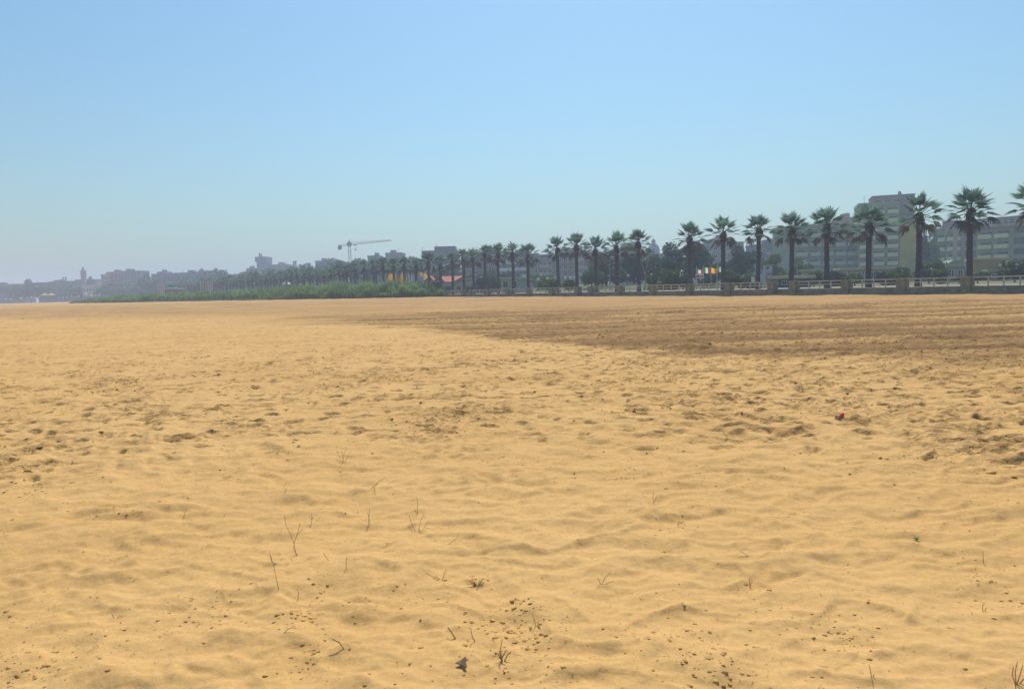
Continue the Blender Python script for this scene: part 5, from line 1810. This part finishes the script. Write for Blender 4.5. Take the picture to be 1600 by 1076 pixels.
# the larger clods, one by one
def clod_mesh(seed):
    g = np.random.default_rng(seed)
    V = ICO_V * (1 + 0.16 * g.normal(size=(12, 1))) * np.array([1.25, 1.0, 0.48])
    return np_mesh('sand_clod', V, ICO_F, M['clod'])
CL = [clod_mesh(k) for k in range(6)]
BIG = [(808, 936, 15), (800, 941, 12), (829, 943, 13), (803, 950, 12), (770, 969, 14), (785, 972, 13), (792, 953, 9), (853, 992, 14), (838, 997, 14), (845, 975, 10), (835, 1006, 9), (793, 987, 11), (815, 952, 9),
       (728, 956, 10), (474, 969, 12), (462, 965, 10), (487, 971, 11), (466, 959, 9), (477, 962, 9), (493, 966, 9), (490, 1021, 12), (481, 1034, 10), (497, 1018, 10), (415, 1056, 15), (318, 1004, 11), (304, 970, 9), (496, 933, 9),
       (1131, 1069, 16), (1118, 1060, 13), (1141, 1066, 11), (1160, 1052, 12), (1170, 1054, 10), (1086, 1022, 12), (1096, 985, 10), (1074, 985, 11), (1110, 988, 11), (1015, 998, 10), (1356, 940, 8), (1325, 894, 7), (1358, 938, 9),
       (1310, 985, 11), (1318, 990, 10), (1330, 996, 11), (1322, 1002, 9), (1325, 880, 6), (900, 746, 6), (66, 768, 9), (56, 766, 8), (10, 955, 12), (16, 962, 10), (42, 1044, 12), (28, 1050, 13), (14, 1042, 11), (55, 1060, 12), (1578, 938, 9), (1596, 942, 9), (1066, 944, 8), (640, 1036, 10), (618, 1068, 12), (570, 1070, 10)]
for i, (px, py, w) in enumerate(BIG):
    p = ground_at(px, py)
    s = w * (p.y / FOC) / 3.0
    if 780 < px < 860 and py < 1010:
        lab = 'dark clod of damp sand in the largest crumbled patch, bottom centre'
        g_ = 'clods in the largest crumbled patch'
    elif 455 < px < 500 and 950 < py < 975:
        lab, g_ = 'dark clod of damp sand in the round crumbled patch left of bottom centre', 'clods in the round crumbled patch'
    elif px > 1000:
        lab, g_ = 'single damp sand clod on the pale sand in the right foreground', 'clods in the right foreground'
    elif px < 330:
        lab, g_ = 'single damp sand clod on the pale sand in the left foreground', 'clods in the left foreground'
    else:
        lab, g_ = 'single damp sand clod on the pale sand in the middle foreground', 'clods in the middle foreground'
    o = link('sand_clod', CL[i % 6], None, (p.x, p.y, p.z + s * 0.0), (rng.uniform(-0.4, 0.4), rng.uniform(-0.4, 0.4), rng.uniform(0, 6)), (s, s, s))
    tag(o, lab, 'clod', g_)
p = ground_at(1550, 739)
o = link('sand_clod', CL[2], None, (p.x, p.y, p.z + 0.004), (0, 0, 0.3), (0.05, 0.035, 0.026))
tag(o, 'large dark oval clod at the right edge of the trampled sand', 'clod')
p = ground_at(1584, 744)
o = link('sand_clod', CL[4], None, (p.x, p.y, p.z + 0.01), (0, 0, 1.3), (0.024, 0.02, 0.02))
tag(o, 'small round clod right of the large oval one near the right edge', 'clod')

# dry weed stems
def weed(px, py, stems, label, r=0.0018, m_='stem', group=None, cat='dry weed', name='dry_weed'):
    """stems: polylines of pixel offsets from the root (dx, dy up), with a depth offset"""
    p = ground_at(px, py)
    k = p.y / FOC
    o = empty(name, p, rng.uniform(-0.15, 0.15), label, cat, group)
    for pts in stems:
        P = [Vector((x * k, d * k, y * k * 1.06)) for x, y, d in pts]
        P[0].z -= 0.01
        n = len(P)
        MB().tube(P, [r * (1 - 0.5 * i / n) for i in range(n)], 5).build('stem', M[m_], o)
    return o
weed(436, 922, [[(0, 0, 0), (-4, 18, 1), (-7, 38, 0), (-12, 60, -2)], [(-9, 45, 0), (-14, 52, 3)]], 'tallest single dry stem standing left of centre')
weed(463, 867, [[(0, 0, 0), (-3, 20, 0), (-10, 34, 2), (-15, 48, 0), (-16, 62, 0)], [(-3, 20, 0), (5, 36, -2), (9, 50, 0)], [(2, 2, 0), (-4, 8, 2), (-6, 14, 3)], [(5, 36, -2), (12, 40, 2)]], 'forked dry weed shaped like a Y left of centre')
weed(487, 820, [[(0, 0, 0), (1, 8, 0), (0, 16, 1)], [(0, 7, 0), (4, 10, 0)], [(0, 9, 0), (-4, 11, 0)]], 'small upright dry stalk right of the forked weed')
weed(650, 830, [[(0, 0, 0), (-8, 14, 4), (-10, 24, 4)], [(3, 0, 2), (8, 16, 2), (14, 26, 3)], [(6, -2, 0), (18, 6, -3), (30, 2, -4)], [(8, 0, 0), (20, 14, 3)], [(-4, 0, 0), (-12, 8, 0)], [(10, -4, 0), (24, -2, 0), (36, -8, 0)]], 'spreading cluster of pale dry stalks near the centre')
weed(575, 820, [[(0, 0, 0), (2, 12, 0), (3, 24, 1)], [(4, 0, 2), (2, 10, 2), (0, 18, 3)]], 'pair of thin upright stalks left of the spreading cluster')
weed(535, 724, [[(0, 0, 0), (-6, 12, 2), (-9, 20, 2)], [(1, 0, 0), (3, 14, 0), (8, 24, 0)], [(2, 0, 1), (10, 12, 1), (14, 18, 2)], [(-1, 0, 0), (-10, 8, 0)], [(0, 0, 2), (0, 16, 4)]], 'sparse fan of dry grass stems at the upper centre left')
weed(541, 888, [[(0, 0, 0), (0, 9, 0), (1, 18, 0)]], 'short upright stub of a stem, second right of the tallest stem')
weed(515, 876, [[(0, 0, 0), (-5, 6, 0), (-10, 13, 1)]], 'short leaning stub of a stem, first right of the tallest stem')
weed(745, 912, [[(0, 0, 0), (math.cos(a_) * 12, 4 + 7 * abs(math.sin(a_ * 3.7)), math.sin(a_) * 10 * (0.5 + 0.5 * math.cos(a_ * 2.3)))] for a_ in [k_ * 0.55 for k_ in range(12)]] + [[(0, 0, 0), (6, -8, -8), (10, -14, -14)], [(0, 0, 0), (-10, 8, 0), (-18, 12, 0)]], 'dark bristly dead plant right of centre', 0.0017, 'stem_dark')
weed(714, 998, [[(0, 0, 0), (-7, 8, 2), (-15, 18, 4)]], 'straight brown stick leaning out of the sand, bottom centre', 0.0028, 'stem_dark')
weed(744, 1002, [[(0, 0, 0), (-6, 8, 0), (-8, 20, 0)]], 'thin bent stick right of the leaning brown one', 0.002, 'stem_dark')
weed(786, 1032, [[(0, 0, 0), (-4, 18, 0), (0, 34, 1)], [(0, 0, 0), (-8, 10, 3), (-14, 12, 4)], [(0, 0, 0), (8, 10, 2), (13, 14, 3)], [(-2, 8, 0), (6, 18, 0)], [(-1, 0, 0), (-6, 16, 2)]], 'small branching dead plant in a hollow at the bottom centre', 0.0024)
weed(838, 978, [[(0, 0, 0), (-3, 10, 0), (-6, 20, 1)], [(0, 0, 0), (4, 8, 0)]], 'short twig standing in the largest crumbled patch')
weed(1362, 1060, [[(0, 0, 0), (-2, 8, 0), (-4, 18, 0)], [(0, 0, 0), (4, 3, 0)]], 'small L shaped twig at the bottom right')
weed(1588, 1068, [[(0, 0, 0), (-6, 14, 2), (-4, 26, 2)], [(0, 0, 0), (6, 16, 0), (10, 30, 0)], [(0, 0, 0), (0, 18, 3), (3, 34, 3)], [(2, 0, 0), (12, 8, 0)]], 'orange brown dry plant at the bottom right corner', 0.0024)
weed(286, 800, [[(0, 0, 0), (2, 5, 0), (5, 12, 0)]], 'small dark twig stub, left of the forked weed')
weed(443, 772, [[(0, 0, 0), (5, 5, 0), (-1, 8, 1), (6, 16, 2)]], 'bent twig above the forked weed')
weed(577, 764, [[(0, 0, 0), (14, 9, 3), (26, 16, 6)]], 'long thin twig leaning right above the upright stalks')
weed(586, 770, [[(0, 0, 0), (0, 8, 0), (8, 20, 3)], [(0, 6, 0), (-4, 12, 0)]], 'thin forked twig beside the long leaning one')
weed(696, 850, [[(0, 0, 0), (14, 4, 4), (22, 9, 8)]], 'thin twig lying toward the right of the spreading cluster')
weed(652, 800, [[(0, 0, 0), (1, 14, 0), (0, 26, 0)], [(2, 0, 0), (-6, 8, 2)]], 'fine upright stem behind the spreading cluster')
weed(690, 905, [[(0, 0, 0), (6, 10, 0), (8, 16, 0)], [(0, 0, 0), (-10, 6, 2)], [(0, 0, 0), (-16, 4, 6), (-26, 8, 9)]], 'low sprawling twigs left of the dark bristly plant')
weed(1172, 915, [[(0, 0, 0), (-1, 7, 0), (0, 14, 0)], [(0, 4, 0), (4, 9, 0)]], 'tiny upright twig in the right middle foreground')
weed(1172, 868, [[(0, 0, 0), (-8, 3, 2), (-15, 7, 4)]], 'short straw lying aslant in the right middle foreground')
weed(1022, 785, [[(0, 0, 0), (-2, 8, 0), (0, 16, 0)], [(0, 3, 0), (5, 10, 0)]], 'small bent weed right of centre')
weed(1537, 880, [[(0, 0, 0), (-1, 10, 0), (-1, 20, 1)]], 'faint upright straw near the right edge')
weed(1536, 955, [[(0, 0, 0), (-1, 8, 0), (2, 14, 0)], [(2, 0, 0), (5, 6, 0)]], 'short straw pair near the right edge, lower one')
weed(940, 912, [[(0, 0, 0), (6, 9, 2), (16, 16, 3)], [(0, 0, 0), (-6, 10, 0)], [(4, 2, 0), (20, 4, 0)]], 'sprawling thin weed right of the dark bristly plant')
weed(180, 965, [[(0, 0, 0), (-5, 6, 0)], [(0, 0, 0), (7, 4, 0), (16, -2, 0)]], 'tiny twig fork at the lower left')
weed(465, 938, [[(0, 0, 0), (2, 12, 0), (0, 18, 1)]], 'short twig above the round crumbled patch')
weed(438, 990, [[(0, 0, 0), (12, 6, 2), (24, 9, 4)]], 'pale straw lying left below the round crumbled patch')
weed(540, 1010, [[(0, 0, 0), (-10, 10, 2), (-22, 16, 2)], [(0, 0, 0), (8, 2, 0)]], 'dark straw lying below the round crumbled patch', 0.0026, 'stem_dark')

# green sprout
p = ground_at(1432, 842)
o = empty('sprout', p, 0, 'tiny bluish green sprout on bare sand at the right', 'plant')
M['sprout'] = mat('sprout_leaf', (0.07, 0.20, 0.11), 0.6, 0.2, 20, translucent=0.3)
for k in range(7):
    a = k * 0.9
    r_l = rng.uniform(0.014, 0.024)
    c, s = math.cos(a), math.sin(a)
    b = MB()
    z1 = rng.uniform(0.006, 0.02)
    b.add([(0, 0, 0), (r_l * 0.5 * c - 0.005 * s, r_l * 0.5 * s + 0.005 * c, z1), (r_l * c, r_l * s, z1 * 1.1), (r_l * 0.5 * c + 0.005 * s, r_l * 0.5 * s - 0.005 * c, z1)], [(0, 1, 2, 3)])
    b.build('leaf', M['sprout'], o)

# red litter
p = ground_at(1311, 655)
o = empty('litter', (p.x, p.y, p.z - 0.008), R(25), 'crumpled red and tan carton lying on the trampled sand', 'litter')
o.scale = (0.8, 0.8, 0.8)
M['red_card'] = mat('red_card', (0.78, 0.15, 0.08), 0.6, 0.15, 12, translucent=0.3)
M['tan_card'] = mat('tan_card', (0.48, 0.28, 0.15), 0.7, 0.15, 12)
MB().prism([(0, 0.0), (0.055, -0.01), (0.06, 0.07), (0.035, 0.085), (0.005, 0.07)], -0.03, 0.035).build('carton', M['red_card'], o)
MB().prism([(-0.055, 0.0), (-0.003, 0.0), (-0.001, 0.065), (-0.03, 0.05)], -0.028, 0.03).build('flap', M['tan_card'], o)

# torn brown leaf of cardboard
p = ground_at(722, 1041)
k = p.y / FOC
o = empty('torn_cardboard', (p.x, p.y, p.z + 0.006), 0, 'torn dark brown scrap shaped like an arrow head, bottom centre', 'litter')
M['scrap'] = mat('brown_scrap', (0.17, 0.10, 0.06), 0.8, 0.2, 25)
out = [(-11, 0), (-2, 6), (5, 8), (9, 4), (6, 0), (9, -8), (5, -8), (0, -3)]
n_ = len(out)
Vt = [(x * k, y * k * 1.4, 0.010 + 0.006 * math.sin(x * 0.3) + 0.0008 * y) for x, y in out]
Vb = [(x, y, z - 0.003) for x, y, z in Vt]
MB().add(Vt + Vb, [tuple(reversed(range(n_))), tuple(range(n_, 2 * n_))] + [(i, (i + 1) % n_, n_ + (i + 1) % n_, n_ + i) for i in range(n_)]).build('scrap', M['scrap'], o)

# fine plant litter and shell bits
n = 1500
r = np.sqrt(gr.uniform(2.2 ** 2, 9 ** 2, n)); a = gr.uniform(-0.72, 0.72, n)
x, y = r * np.sin(a), r * np.cos(a)
z, _ = sand(x, y)
L_ = gr.uniform(0.008, 0.035, n); w = gr.uniform(0.0006, 0.0013, n); th = gr.uniform(0, 6.28, n); up = gr.uniform(0, 0.35, n) * L_
d = np.column_stack([np.cos(th), np.sin(th), 0 * th]); s = np.column_stack([-np.sin(th), np.cos(th), 0 * th])
b = np.column_stack([x, y, z + 0.002])
tip = b + d * L_[:, None]; tip[:, 2] = sand(tip[:, 0], tip[:, 1])[0] + 0.002 + up
o1 = np.zeros_like(b); o1[:, 2] = 1
V = np.stack([b - s * w[:, None], b + s * w[:, None], b + o1 * (w * 1.6)[:, None], tip - s * w[:, None] * 0.6, tip + s * w[:, None] * 0.6, tip + o1 * w[:, None]], axis=1).reshape(-1, 3)
k = np.arange(n)[:, None] * 6
F = np.vstack([k + np.array([[0, 1, 4, 3]]), k + np.array([[1, 2, 5, 4]]), k + np.array([[2, 0, 3, 5]])])
kind(link('plant_litter', np_mesh('plant_litter', V, F, M['stem'])), 'stuff')
n = 110
r = np.sqrt(gr.uniform(2.3 ** 2, 7 ** 2, n)); a = gr.uniform(-0.7, 0.7, n)
x, y = r * np.sin(a), r * np.cos(a)
z, _ = sand(x, y)
sz = gr.uniform(0.002, 0.0045, n)
V = (ICO_V[None] * np.array([1.2, 0.8, 0.5]) * sz[:, None, None] + np.column_stack([x, y, z + 0.001])[:, None, :]).reshape(-1, 3)
F = (ICO_F[None] + 12 * np.arange(n)[:, None, None]).reshape(-1, 3)
kind(link('shell_fragments', np_mesh('shell_fragments', V, F, M['white'])), 'stuff')
# ------------------------------------------------------------------ haze
HAZE_COL, HAZE_DENS = (0.67, 0.78, 1.0, 1), 0.00085
hm = bpy.data.materials.new('sea_haze')
hm.use_nodes = True
hn = hm.node_tree
hn.nodes.remove(hn.nodes['Principled BSDF'])
pv = hn.nodes.new('ShaderNodeVolumePrincipled')
pv.inputs['Color'].default_value = HAZE_COL
pv.inputs['Density'].default_value = HAZE_DENS
pv.inputs['Anisotropy'].default_value = 0.3
hn.links.new(pv.outputs[0], hn.nodes['Material Output'].inputs['Volume'])
hz = MB().box(-5300, 5300, -5300, 5300, -1.6, 62.0).build('haze', hm)
kind(hz, 'stuff')
